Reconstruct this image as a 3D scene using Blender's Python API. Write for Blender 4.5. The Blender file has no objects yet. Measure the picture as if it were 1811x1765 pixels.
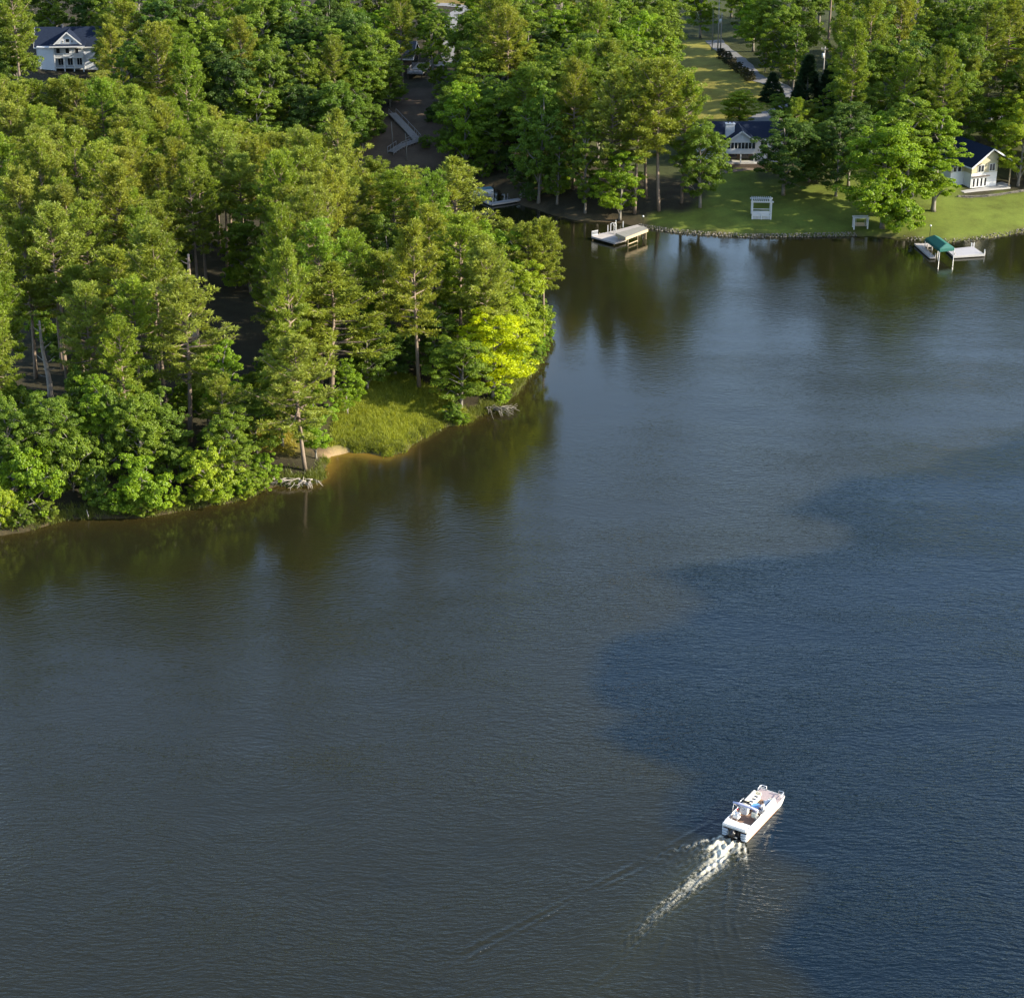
import bpy, bmesh, math, random
import numpy as np
from mathutils import Vector, Matrix

# ------------------------------------------------------------------ camera, sky, sun, exposure
SC = bpy.context.scene
C = SC.collection
FPX, HC, TH = 3300.0, 98.0, math.radians(23.7)      # focal length in photo pixels, camera height, pitch down
PW, PH = 1811.0, 1765.0
cam_d = bpy.data.cameras.new("camera"); cam = bpy.data.objects.new("camera", cam_d); C.objects.link(cam)
cam.location = (0, 0, HC); cam.rotation_euler = (math.pi/2 - TH, 0, 0)
cam_d.sensor_fit = 'HORIZONTAL'; cam_d.sensor_width = 36.0; cam_d.lens = 36.0*FPX/PW
cam_d.clip_start = 1.0; cam_d.clip_end = 20000
SC.camera = cam

SUN_AZ, SUN_EL = math.radians(-12), math.radians(25)   # azimuth from +X (picture right), negative = towards the camera
sun_dir = Vector((math.cos(SUN_EL)*math.cos(SUN_AZ), math.cos(SUN_EL)*math.sin(SUN_AZ), math.sin(SUN_EL)))
W = bpy.data.worlds.new("World"); SC.world = W; W.use_nodes = True
wn = W.node_tree.nodes; wn.clear()
sky = wn.new('ShaderNodeTexSky'); sky.sky_type = 'NISHITA'; sky.sun_disc = False
sky.sun_elevation = SUN_EL; sky.sun_rotation = math.atan2(sun_dir.x, sun_dir.y)
sky.altitude = 100; sky.air_density = 1.0; sky.dust_density = 1.0; sky.ozone_density = 1.2
bg = wn.new('ShaderNodeBackground'); bg.inputs[1].default_value = 0.15
wo = wn.new('ShaderNodeOutputWorld')
W.node_tree.links.new(sky.outputs[0], bg.inputs[0]); W.node_tree.links.new(bg.outputs[0], wo.inputs[0])
sl = bpy.data.lights.new("sun", 'SUN'); sl.energy = 4.6; sl.angle = math.radians(0.6); sl.color = (1.0, 0.905, 0.72)
so = bpy.data.objects.new("sun", sl); C.objects.link(so); so.location = (60, 100, 150)
so.rotation_euler = (-sun_dir).to_track_quat('-Z', 'Y').to_euler()
SC.view_settings.view_transform = 'Standard'; SC.view_settings.look = 'None'
SC.view_settings.exposure = 1.38; SC.view_settings.gamma = 1.0; SC.view_settings.use_curve_mapping = False
SC.render.engine = 'CYCLES'
SC.cycles.use_denoising = True
try: SC.cycles.denoiser = 'OPENIMAGEDENOISE'
except Exception: pass
SC.cycles.max_bounces = 6; SC.cycles.diffuse_bounces = 3; SC.cycles.glossy_bounces = 3
SC.cycles.transmission_bounces = 3; SC.cycles.sample_clamp_indirect = 4.0
SC.cycles.caustics_reflective = False; SC.cycles.caustics_refractive = False

RNG = np.random.default_rng(7)
random.seed(7)

# ------------------------------------------------------------------ pixel <-> place
ct, st = math.cos(TH), math.sin(TH)
def ray(px, py):
    a, b = (px-PW/2)/FPX, -(py-PH/2)/FPX
    return np.array([a, ct + b*st, -st + b*ct])
def P(px, py, z=0.0):
    d = ray(px, py); t = (z-HC)/d[2]
    return np.array([d[0]*t, d[1]*t, z])
def proj(x, y, z):
    x = np.asarray(x, float); y = np.asarray(y, float); z = np.asarray(z, float)-HC
    dep = y*ct - z*st; up = y*st + z*ct
    return PW/2 + FPX*x/dep, PH/2 - FPX*up/dep
def scale_at(y, z): return FPX/(y*ct - (z-HC)*st)        # photo pixels per metre

# ------------------------------------------------------------------ helpers
def smooth(t):
    t = np.clip(t, 0, 1); return t*t*(3-2*t)
def inpoly(px, py, poly):
    px = np.asarray(px, float); py = np.asarray(py, float)
    r = np.zeros(px.shape, bool); n = len(poly)
    for i in range(n):
        x1, y1 = poly[i][:2]; x2, y2 = poly[(i+1) % n][:2]
        c = ((y1 > py) != (y2 > py))
        with np.errstate(divide='ignore', invalid='ignore'):
            r ^= c & (px < (x2-x1)*(py-y1)/((y2-y1) if y2 != y1 else 1e-9) + x1)
    return r
def linedist(x, y, pts, closed=False):
    x = np.asarray(x, float); y = np.asarray(y, float)
    best = np.full(x.shape, 1e9); n = len(pts)
    for i in range(n if closed else n-1):
        ax, ay = pts[i][:2]; bx, by = pts[(i+1) % n][:2]
        dx, dy = bx-ax, by-ay; L = dx*dx+dy*dy+1e-12
        t = np.clip(((x-ax)*dx+(y-ay)*dy)/L, 0, 1)
        best = np.minimum(best, np.hypot(x-ax-t*dx, y-ay-t*dy))
    return best
def wob(x, y, s, seed=0):
    """smooth cheap noise in about -1..1"""
    r = np.random.default_rng(seed); o = 0
    for k in range(5):
        a = r.uniform(0, 6.28); f = s*r.uniform(.6, 1.9); p = r.uniform(0, 6.28)
        o = o + np.sin((x*math.cos(a)+y*math.sin(a))*f+p)
    return o/2.6

def tag(o, label=None, cat=None, group=None, kind=None):
    if label: o['label'] = label
    if cat: o['category'] = cat
    if group: o['group'] = group
    if kind: o['kind'] = kind
    return o
def empty(name, loc, rz=0.0):
    o = bpy.data.objects.new(name, None); C.objects.link(o)
    o.location = loc; o.rotation_euler = (0, 0, rz); o.empty_display_size = .3
    return o
def np_mesh(name, V, F, mats, smooth_=False, attrs=None):
    V = np.asarray(V, np.float32); F = np.asarray(F, np.int32)
    me = bpy.data.meshes.new(name)
    k = F.shape[1]
    me.vertices.add(len(V)); me.vertices.foreach_set('co', V.ravel())
    me.loops.add(F.size); me.loops.foreach_set('vertex_index', F.ravel())
    me.polygons.add(len(F)); me.polygons.foreach_set('loop_start', np.arange(0, F.size, k, dtype=np.int32))
    try: me.polygons.foreach_set('loop_total', np.full(len(F), k, np.int32))
    except Exception: pass
    me.polygons.foreach_set('use_smooth', np.full(len(F), smooth_, bool))
    for a, v in (attrs or {}).items():
        v = np.asarray(v, np.float32)
        if v.ndim == 1:
            at = me.attributes.new(a, 'FLOAT', 'POINT'); at.data.foreach_set('value', v)
        else:
            at = me.attributes.new(a, 'FLOAT_COLOR', 'POINT')
            at.data.foreach_set('color', np.hstack([v, np.ones((len(v), 1), np.float32)]).astype(np.float32).ravel())
    me.update(); me.validate()
    for m in (mats if isinstance(mats, (list, tuple)) else [mats]): me.materials.append(m)
    return me
def link(name, me, parent=None):
    o = bpy.data.objects.new(name, me); C.objects.link(o)
    if parent: o.parent = parent
    return o

class MB:
    def __init__(s): s.v = []; s.f = []
    def add(s, vs, fs):
        b = len(s.v); s.v += [tuple(map(float, p)) for p in vs]; s.f += [tuple(b+i for i in q) for q in fs]; return s
    def box(s, c, size, rz=0.0, M=None):
        hx, hy, hz = [q/2 for q in size]
        pts = [Vector((x, y, z)) for z in (-hz, hz) for y in (-hy, hy) for x in (-hx, hx)]
        R = M if M is not None else Matrix.Rotation(rz, 3, 'Z')
        pts = [R @ p + Vector(c) for p in pts]
        return s.add(pts, [(0,2,3,1),(4,5,7,6),(0,1,5,4),(2,6,7,3),(0,4,6,2),(1,3,7,5)])
    def bx(s, x0, x1, y0, y1, z0, z1): return s.box(((x0+x1)/2, (y0+y1)/2, (z0+z1)/2), (abs(x1-x0), abs(y1-y0), abs(z1-z0)))
    def beam(s, a, b, w, h):
        a, b = Vector(a), Vector(b); d = (b-a); L = d.length; d.normalize()
        up = Vector((0,0,1)) if abs(d.z) < .97 else Vector((0,1,0))
        r = d.cross(up).normalized(); u = r.cross(d)
        M = Matrix((r, d, u)).transposed()
        return s.box((a+b)/2, (w, L, h), M=M)
    def tube(s, pts, rad, n=6, cap=True):
        pts = [Vector(p) for p in pts]
        if not hasattr(rad, '__len__'): rad = [rad]*len(pts)
        base = len(s.v); prev = None
        for i, p in enumerate(pts):
            d = (pts[min(i+1, len(pts)-1)]-pts[max(i-1, 0)])
            if d.length < 1e-9: d = Vector((0,0,1))
            d.normalize()
            if prev is None:
                r = d.cross(Vector((0,0,1)) if abs(d.z) < .9 else Vector((1,0,0))).normalized()
            else:
                r = (prev - d*prev.dot(d))
                r = r.normalized() if r.length > 1e-6 else d.cross(Vector((1,0,0))).normalized()
            prev = r; u = d.cross(r)
            for k in range(n):
                a = 2*math.pi*k/n
                s.v.append(tuple(p + (r*math.cos(a)+u*math.sin(a))*rad[i]))
        for i in range(len(pts)-1):
            for k in range(n):
                a = base+i*n+k; b = base+i*n+(k+1) % n
                s.f.append((a, b, b+n, a+n))
        if cap:
            s.f.append(tuple(base+k for k in range(n))[::-1]); e = base+(len(pts)-1)*n
            s.f.append(tuple(e+k for k in range(n)))
        return s
    def prism(s, poly, axis, a, b):
        """extrude a 2-D polygon: axis 'y' -> poly in (x,z), axis 'x' -> poly in (y,z), axis 'z' -> poly in (x,y)"""
        n = len(poly)
        mk = {'y': lambda q, t: (q[0], t, q[1]), 'x': lambda q, t: (t, q[0], q[1]), 'z': lambda q, t: (q[0], q[1], t)}[axis]
        vs = [mk(q, a) for q in poly]+[mk(q, b) for q in poly]
        return s.add(vs, [tuple(range(n))[::-1], tuple(range(n, 2*n))]+[(i, (i+1) % n, n+(i+1) % n, n+i) for i in range(n)])
    def ball(s, c, r, nu=10, nv=7):
        if not hasattr(r, '__len__'): r = (r, r, r)
        b = len(s.v)
        for j in range(nv+1):
            t = math.pi*j/nv
            for i in range(nu):
                a = 2*math.pi*i/nu
                s.v.append((c[0]+r[0]*math.sin(t)*math.cos(a), c[1]+r[1]*math.sin(t)*math.sin(a), c[2]+r[2]*math.cos(t)))
        for j in range(nv):
            for i in range(nu):
                s.f.append((b+j*nu+i, b+(j+1)*nu+i, b+(j+1)*nu+(i+1) % nu, b+j*nu+(i+1) % nu))
        return s
    def mesh(s, name, mat, sm=False, bevel=0.0):
        me = bpy.data.meshes.new(name); me.from_pydata(s.v, [], s.f)
        bm = bmesh.new(); bm.from_mesh(me)
        bmesh.ops.remove_doubles(bm, verts=bm.verts, dist=1e-5)
        if bevel > 0:
            es = [e for e in bm.edges if len(e.link_faces) == 2 and e.calc_face_angle(0) > .5]
            bmesh.ops.bevel(bm, geom=es, offset=bevel, segments=2, affect='EDGES', clamp_overlap=True)
        bmesh.ops.recalc_face_normals(bm, faces=bm.faces); bm.to_mesh(me); bm.free()
        if sm:
            me.polygons.foreach_set('use_smooth', [True]*len(me.polygons))
        me.materials.append(mat); return me
    def build(s, name, mat, parent=None, sm=False, bevel=0.0):
        return link(name, s.mesh(name, mat, sm, bevel), parent)

# ------------------------------------------------------------------ materials
def new_mat(name):
    m = bpy.data.materials.new(name); m.use_nodes = True
    nt = m.node_tree; nt.nodes.clear()
    out = nt.nodes.new('ShaderNodeOutputMaterial')
    return m, nt, out
def nd(nt, t, **kw):
    n = nt.nodes.new(t)
    for k, v in kw.items(): setattr(n, k, v)
    return n
def inp(n, name, v): n.inputs[name].default_value = v
def mixcol(nt, a, b, fac, typ='MIX'):
    m = nd(nt, 'ShaderNodeMix', data_type='RGBA', blend_type=typ)
    for s, v in ((6, a), (7, b), (0, fac)):
        if hasattr(v, 'is_linked') or isinstance(v, bpy.types.NodeSocket): nt.links.new(v, m.inputs[s])
        else: m.inputs[s].default_value = v if not isinstance(v, tuple) else (v+(1,))[:4]
    return m.outputs[2]
def noise(nt, vec, scale, detail=4, rough=.55):
    n = nd(nt, 'ShaderNodeTexNoise'); inp(n, 'Scale', scale); inp(n, 'Detail', detail); inp(n, 'Roughness', rough)
    if vec is not None: nt.links.new(vec, n.inputs['Vector'])
    return n
def ramp(nt, sock, lo, hi):
    r = nd(nt, 'ShaderNodeMapRange'); inp(r, 'From Min', lo); inp(r, 'From Max', hi)
    nt.links.new(sock, r.inputs['Value']); return r.outputs[0]
def plain(name, col, rough=.6, var=.25, scale=3.0, bump=0.0, bscale=20.0, metal=0.0, spec=.4, stripes=None, dirt=None):
    """weathered solid colour: two noise layers, optional siding/board stripes as fine relief"""
    m, nt, out = new_mat(name)
    tc = nd(nt, 'ShaderNodeTexCoord'); geo = nd(nt, 'ShaderNodeNewGeometry')
    n1 = noise(nt, geo.outputs['Position'], scale, 5); n2 = noise(nt, geo.outputs['Position'], scale*9, 3)
    dark = tuple(c*(1-var) for c in col); lite = tuple(min(1, c*(1+var*.6)) for c in col)
    c1 = mixcol(nt, dark, lite, n1.outputs[0])
    c2 = mixcol(nt, c1, dirt or dark, ramp(nt, n2.outputs[0], .52, .85))
    b = nd(nt, 'ShaderNodeBsdfPrincipled'); nt.links.new(c2, b.inputs['Base Color'])
    inp(b, 'Roughness', rough); inp(b, 'Metallic', metal); inp(b, 'Specular IOR Level', spec)
    h = None
    if stripes:
        ax, per = stripes
        wv = nd(nt, 'ShaderNodeTexWave', wave_type='BANDS', bands_direction=ax, wave_profile='SAW')
        inp(wv, 'Scale', 1.0/per*0.314*1.0); inp(wv, 'Distortion', 0.0)
        nt.links.new(tc.outputs['Object'], wv.inputs['Vector']); h = wv.outputs['Fac']
        bp = nd(nt, 'ShaderNodeBump'); inp(bp, 'Strength', .6); inp(bp, 'Distance', .03)
        nt.links.new(h, bp.inputs['Height']); nt.links.new(bp.outputs[0], b.inputs['Normal'])
    elif bump > 0:
        n3 = noise(nt, geo.outputs['Position'], bscale, 4)
        bp = nd(nt, 'ShaderNodeBump'); inp(bp, 'Strength', .5); inp(bp, 'Distance', bump)
        nt.links.new(n3.outputs[0], bp.inputs['Height']); nt.links.new(bp.outputs[0], b.inputs['Normal'])
    nt.links.new(b.outputs[0], out.inputs[0]); return m
def leaf_mat(name, transl=.38, gloss=.05):
    """colour comes from the object's own colour, varied leaf by leaf (attribute tint) and clump by clump"""
    m, nt, out = new_mat(name)
    oi = nd(nt, 'ShaderNodeObjectInfo'); at = nd(nt, 'ShaderNodeAttribute', attribute_name='tint')
    hs = nd(nt, 'ShaderNodeHueSaturation')
    nt.links.new(oi.outputs['Color'], hs.inputs['Color'])
    v = nd(nt, 'ShaderNodeMapRange'); inp(v, 'To Min', .68); inp(v, 'To Max', 1.34); nt.links.new(at.outputs['Fac'], v.inputs['Value'])
    hh = nd(nt, 'ShaderNodeMapRange'); inp(hh, 'To Min', .515); inp(hh, 'To Max', .492); nt.links.new(at.outputs['Fac'], hh.inputs['Value'])
    nt.links.new(v.outputs[0], hs.inputs['Value']); nt.links.new(hh.outputs[0], hs.inputs['Hue'])
    d = nd(nt, 'ShaderNodeBsdfDiffuse'); t = nd(nt, 'ShaderNodeBsdfTranslucent'); g = nd(nt, 'ShaderNodeBsdfGlossy'); inp(g, 'Roughness', .45)
    nt.links.new(hs.outputs[0], d.inputs[0])
    tcol = mixcol(nt, hs.outputs[0], (1.0, .95, .35), .25, 'MIX'); tm = mixcol(nt, hs.outputs[0], (1.35, 1.25, .5), 1.0, 'MULTIPLY')
    nt.links.new(tm, t.inputs[0])
    a = nd(nt, 'ShaderNodeMixShader'); inp(a, 0, transl); nt.links.new(d.outputs[0], a.inputs[1]); nt.links.new(t.outputs[0], a.inputs[2])
    b = nd(nt, 'ShaderNodeMixShader'); inp(b, 0, gloss); nt.links.new(a.outputs[0], b.inputs[1]); nt.links.new(g.outputs[0], b.inputs[2])
    nt.links.new(b.outputs[0], out.inputs[0]); return m

MT = {}
MT['white'] = plain('white_paint', (.58, .58, .57), .5, .08)
MT['siding'] = plain('white_siding', (.58, .60, .63), .55, .10, stripes=('Z', .2))
MT['siding_tan'] = plain('tan_siding', (.42, .38, .26), .6, .12, stripes=('Z', .2))
MT['roof'] = plain('navy_shingles', (.014, .021, .040), .9, .35, 2.0, .02, 30, spec=.12)
MT['roof_brown'] = plain('brown_shingles', (.22, .17, .14), .85, .3, 2.0, .02, 30)
MT['roof_grey'] = plain('grey_shingles', (.05, .055, .07), .9, .3, 2.0, .02, 30, spec=.12)
MT['glass'] = plain('window_glass', (.015, .018, .024), .08, .3, spec=.6)
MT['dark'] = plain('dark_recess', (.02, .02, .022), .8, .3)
MT['wood'] = plain('weathered_grey_wood', (.27, .25, .235), .8, .22, 2.5, .01, 40)
MT['wood_pale'] = plain('pale_dock_wood', (.36, .33, .31), .8, .2, 1.5, .01, 40)
MT['wood_tan'] = plain('tan_timber', (.46, .36, .22), .75, .25, 3)
MT['wood_dark'] = plain('brown_timber', (.11, .08, .06), .85, .3, 3)
MT['green_tarp'] = plain('green_canvas', (.012, .10, .082), .55, .18, 1.2)
MT['teal_tarp'] = plain('teal_metal_roof', (.10, .22, .27), .4, .15)
MT['grey_roof'] = plain('flat_grey_roofing', (.22, .21, .18), .85, .3, 1.5)
MT['concrete'] = plain('pale_concrete', (.36, .35, .335), .85, .18, 1.0)
MT['gravel'] = plain('grey_gravel', (.20, .195, .195), .95, .3, .6, .03, 12)
MT['stone'] = plain('grey_brown_stone', (.19, .17, .14), .9, .5, 1.8, .03, 14)
MT['bark_pine'] = plain('pine_bark', (.21, .16, .12), .95, .4, 2.0, .03, 16)
MT['bark'] = plain('grey_bark', (.20, .18, .15), .95, .35, 2.0, .03, 16)
MT['dead'] = plain('bleached_dead_wood', (.34, .30, .26), .85, .3, 2.0, .02, 18)
MT['dead_red'] = plain('reddish_dead_wood', (.52, .38, .29), .85, .3, 2.0, .02, 18)
MT['gel'] = plain('white_gelcoat', (.64, .63, .61), .3, .06)
MT['gel_grey'] = plain('grey_moulded_panels', (.46, .50, .55), .45, .1)
MT['cream'] = plain('cream_vinyl', (.66, .63, .52), .5, .08)
MT['navy'] = plain('navy_vinyl', (.02, .035, .09), .45, .2)
MT['blue'] = plain('light_blue_plastic', (.14, .33, .62), .4, .1)
MT['carpet'] = plain('brown_marine_carpet', (.25, .155, .11), .95, .25, 6)
MT['carpet_mauve'] = plain('mauve_marine_carpet', (.36, .29, .29), .95, .2, 6)
MT['black'] = plain('black_cowling', (.012, .012, .014), .3, .2)
MT['alu'] = plain('brushed_aluminium', (.66, .67, .69), .35, .08, metal=.6)
MT['lavender'] = plain('lavender_canvas', (.47, .46, .60), .8, .1)
MT['rust'] = plain('orange_brown_trim', (.42, .22, .12), .6, .2)
MT['skin'] = plain('skin', (.52, .31, .22), .6, .1)
MT['shirt'] = plain('white_shirt', (.72, .72, .72), .9, .08)
MT['red'] = plain('red_cap', (.42, .012, .02), .8, .15)
MT['yellow'] = plain('yellow_shorts', (.55, .38, .06), .9, .15)
MT['hair'] = plain('dark_hair', (.03, .02, .015), .7, .3)
MT['greyblue'] = plain('grey_shorts', (.10, .12, .17), .9, .15)
MT['leaf'] = leaf_mat('broad_leaves', .42, .018)
MT['needle'] = leaf_mat('pine_needles', .32, .018)

# ------------------------------------------------------------------ the lie of the land
SHORE_PX = [(-900,980),(-400,985),(-150,965),(0,942),(60,936),(120,922),(200,914),(260,915),(325,903),(390,892),(440,880),(482,860),
  (530,862),(566,853),(577,826),(588,808),(618,798),(655,800),(685,806),(722,799),(738,782),(770,762),(790,752),(822,752),(846,738),
  (880,722),(915,690),(944,655),(968,610),(972,570),(950,530),(890,498),(800,470),(700,446),(600,420),(500,392),(410,368),(345,350),
  (335,336),(420,326),(540,322),(660,320),(780,322),(840,326),(880,336),(905,350),(930,364),(964,376),(1014,388),(1060,393),
  (1105,396),(1145,404),(1190,411),(1250,416),(1330,420),(1420,419),(1510,417),(1560,421),(1610,424),(1680,429),(1750,421),(1811,411),
  (1900,396),(2100,380),(2700,380)]
SHORE = [tuple(P(a, b)[:2]) for a, b in SHORE_PX]
LAND = SHORE + [(3000, SHORE[-1][1]), (3000, 6000), (-3000, 6000), (-3000, SHORE[0][1])]
COVE = [tuple(P(a, b)[:2]) for a, b in [(-900,250),(0,290),(200,318),(345,343),(520,352),(700,375),(850,410),(960,450),(1200,600)]]
cvx = np.array([c[0] for c in COVE]); cvy = np.array([c[1] for c in COVE])
def sdist(x, y):
    x = np.asarray(x, float); y = np.asarray(y, float)
    d = linedist(x, y, SHORE)
    d = np.where(inpoly(x, y, LAND), d, -d)
    return d + .45*wob(x, y, .55, 3) + .22*wob(x, y, 1.7, 4)
def height(x, y):
    x = np.asarray(x, float); y = np.asarray(y, float)
    d = sdist(x, y); dp = np.maximum(d, 0)
    main = smooth((y-np.interp(x, cvx, cvy)+4)/8)
    hp = 3.6*(1-np.exp(-dp/16))
    hl = 12.5*(1-np.exp(-dp/29)) + .02*dp
    hr = .085*dp + .9*(1-np.exp(-dp/9)); hr = np.where(hr > 13, 13+(hr-13)*.4, hr)
    kx = smooth((x-8)/22)
    hm = hl*(1-kx)+hr*kx
    bank = .38*smooth(dp/.8)
    land = bank + hp*(1-main)+hm*main + np.minimum(dp/25, 1)*.35*wob(x, y, .11, 8)
    land = np.minimum(land, 22+.01*dp)
    return np.where(d > 0, land, np.maximum(d*.4, -3.5))
def G(px, py):
    d = ray(px, py); lo, hi = 100.0, 900.0
    ts = np.linspace(110, 900, 4000)
    X = d[0]*ts; Y = d[1]*ts; Z = HC+d[2]*ts
    H_ = np.maximum(height(X, Y), 0)
    i = int(np.argmax(Z <= H_))
    t = ts[i] if i else 900
    return np.array([d[0]*t, d[1]*t, float(H_[i])])
def gz(x, y): return float(np.maximum(height(np.array([x]), np.array([y])), 0)[0])

LAWN_PX = [(1130,404),(1150,385),(1225,372),(1245,350),(1262,300),(1330,298),(1345,320),(1480,325),(1500,300),(1545,285),(1600,300),(1680,310),
           (1700,352),(1830,338),(1990,330),(1990,440),(1600,440),(1140,425)]
FIELD_PX = [(1180,82),(1262,68),(1285,92),(1400,160),(1420,175),(1400,215),(1190,225)]
POINT_PX = [(575,812),(590,760),(600,715),(640,680),(700,676),(770,700),(800,715),(850,735),(850,760),(740,815),(600,815)]
YELL_PX = [(430,800),(440,755),(500,745),(530,770),(520,810)]
HILL_PX = [(600,300),(640,240),(690,185),(728,160),(772,160),(790,220),(800,300)]
TOPF_PX = [(760,-30),(850,-30),(850,12),(770,12)]

def ground():
    xs = np.concatenate([[-3000,-1500,-800,-400,-280,-220], np.arange(-190, 191, 1.25), [220,280,400,800,1500,3000]])
    ys = np.concatenate([[-1500,-600,-100,100,160], np.arange(185, 330, 1.1), np.arange(330, 620, 1.4), [660,740,850,1200,2000,4000,6000]])
    X, Y = np.meshgrid(xs, ys); x = X.ravel(); y = Y.ravel()
    z = height(x, y); d = sdist(x, y)
    px, py = proj(x, y, z)
    n = len(xs); idx = np.arange(len(x)).reshape(X.shape)
    F = np.stack([idx[:-1,:-1].ravel(), idx[:-1,1:].ravel(), idx[1:,1:].ravel(), idx[1:,:-1].ravel()], 1)
    col = np.tile(np.array([.040,.036,.020]), (len(x), 1))
    jx = px+6*wob(x, y, .5, 11); jy = py+4*wob(x, y, .6, 12)
    mr = (x > 15) & (d > 25); col[mr] = (.052,.062,.022)
    def paint(poly, c, soft=1.0):
        m = inpoly(jx, jy, poly) & (y > 100)
        col[m] = np.array(c)*soft+col[m]*(1-soft)
    paint(HILL_PX, (.100,.075,.052)); paint(FIELD_PX, (.230,.215,.046)); paint(LAWN_PX, (.115,.150,.024))
    paint(TOPF_PX, (.20,.15,.045)); paint(POINT_PX, (.135,.145,.026)); paint(YELL_PX, (.20,.17,.03))
    # sandy strip at the water line, dark wet soil elsewhere
    sh = (d < .5) & (d > -3)
    col[sh] = (.13,.095,.055)
    pb = P(600, 806); bd = np.hypot(x-pb[0], y-pb[1])
    m = (bd < 2.6) & (d < 1.3); col[m] = (.36,.26,.14)
    m = (d < 0) & ~(bd < 3.2); col[m] = (.06,.05,.025)
    # one soft pass over the grid so the colours run into each other
    cg = col.reshape(X.shape+(3,)); k = cg.copy()
    k[1:-1,1:-1] = (cg[1:-1,1:-1]*2+cg[:-2,1:-1]+cg[2:,1:-1]+cg[1:-1,:-2]+cg[1:-1,2:])/6
    m, nt, out = new_mat('ground_cover')
    at = nd(nt, 'ShaderNodeAttribute', attribute_name='soil'); geo = nd(nt, 'ShaderNodeNewGeometry')
    n1 = noise(nt, geo.outputs['Position'], .22, 6, .6); n2 = noise(nt, geo.outputs['Position'], 1.9, 5, .7)
    a = mixcol(nt, at.outputs['Color'], (.62,.58,.62), ramp(nt, n1.outputs[0], .38, .7), 'MULTIPLY')
    b = mixcol(nt, a, (1.35,1.25,1.15), ramp(nt, n2.outputs[0], .45, .8), 'MULTIPLY')
    n3 = noise(nt, geo.outputs['Position'], 5.0, 4, .8); bp = nd(nt, 'ShaderNodeBump'); inp(bp, 'Strength', .8); inp(bp, 'Distance', .12)
    nt.links.new(n3.outputs[0], bp.inputs['Height'])
    bs = nd(nt, 'ShaderNodeBsdfPrincipled'); inp(bs, 'Roughness', .95); inp(bs, 'Specular IOR Level', .15)
    nt.links.new(b, bs.inputs['Base Color']); nt.links.new(bp.outputs[0], bs.inputs['Normal']); nt.links.new(bs.outputs[0], out.inputs[0])
    o = link('ground', np_mesh('ground', np.stack([x,y,z],1), F, m, True, {'soil': k.reshape(-1,3)}))
    tag(o, kind='structure')
ground()

# ------------------------------------------------------------------ boat position (needed by the wake)
BH = math.radians(33.0)                                  # heading, clockwise from +Y
fwd = np.array([math.sin(BH), math.cos(BH)]); rgt = np.array([math.cos(BH), -math.sin(BH)])
BL, BW = 8.2, 2.52
stern_r = P(1319, 1491)[:2]
boat_c = stern_r + fwd*BL/2 - rgt*BW/2

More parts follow.
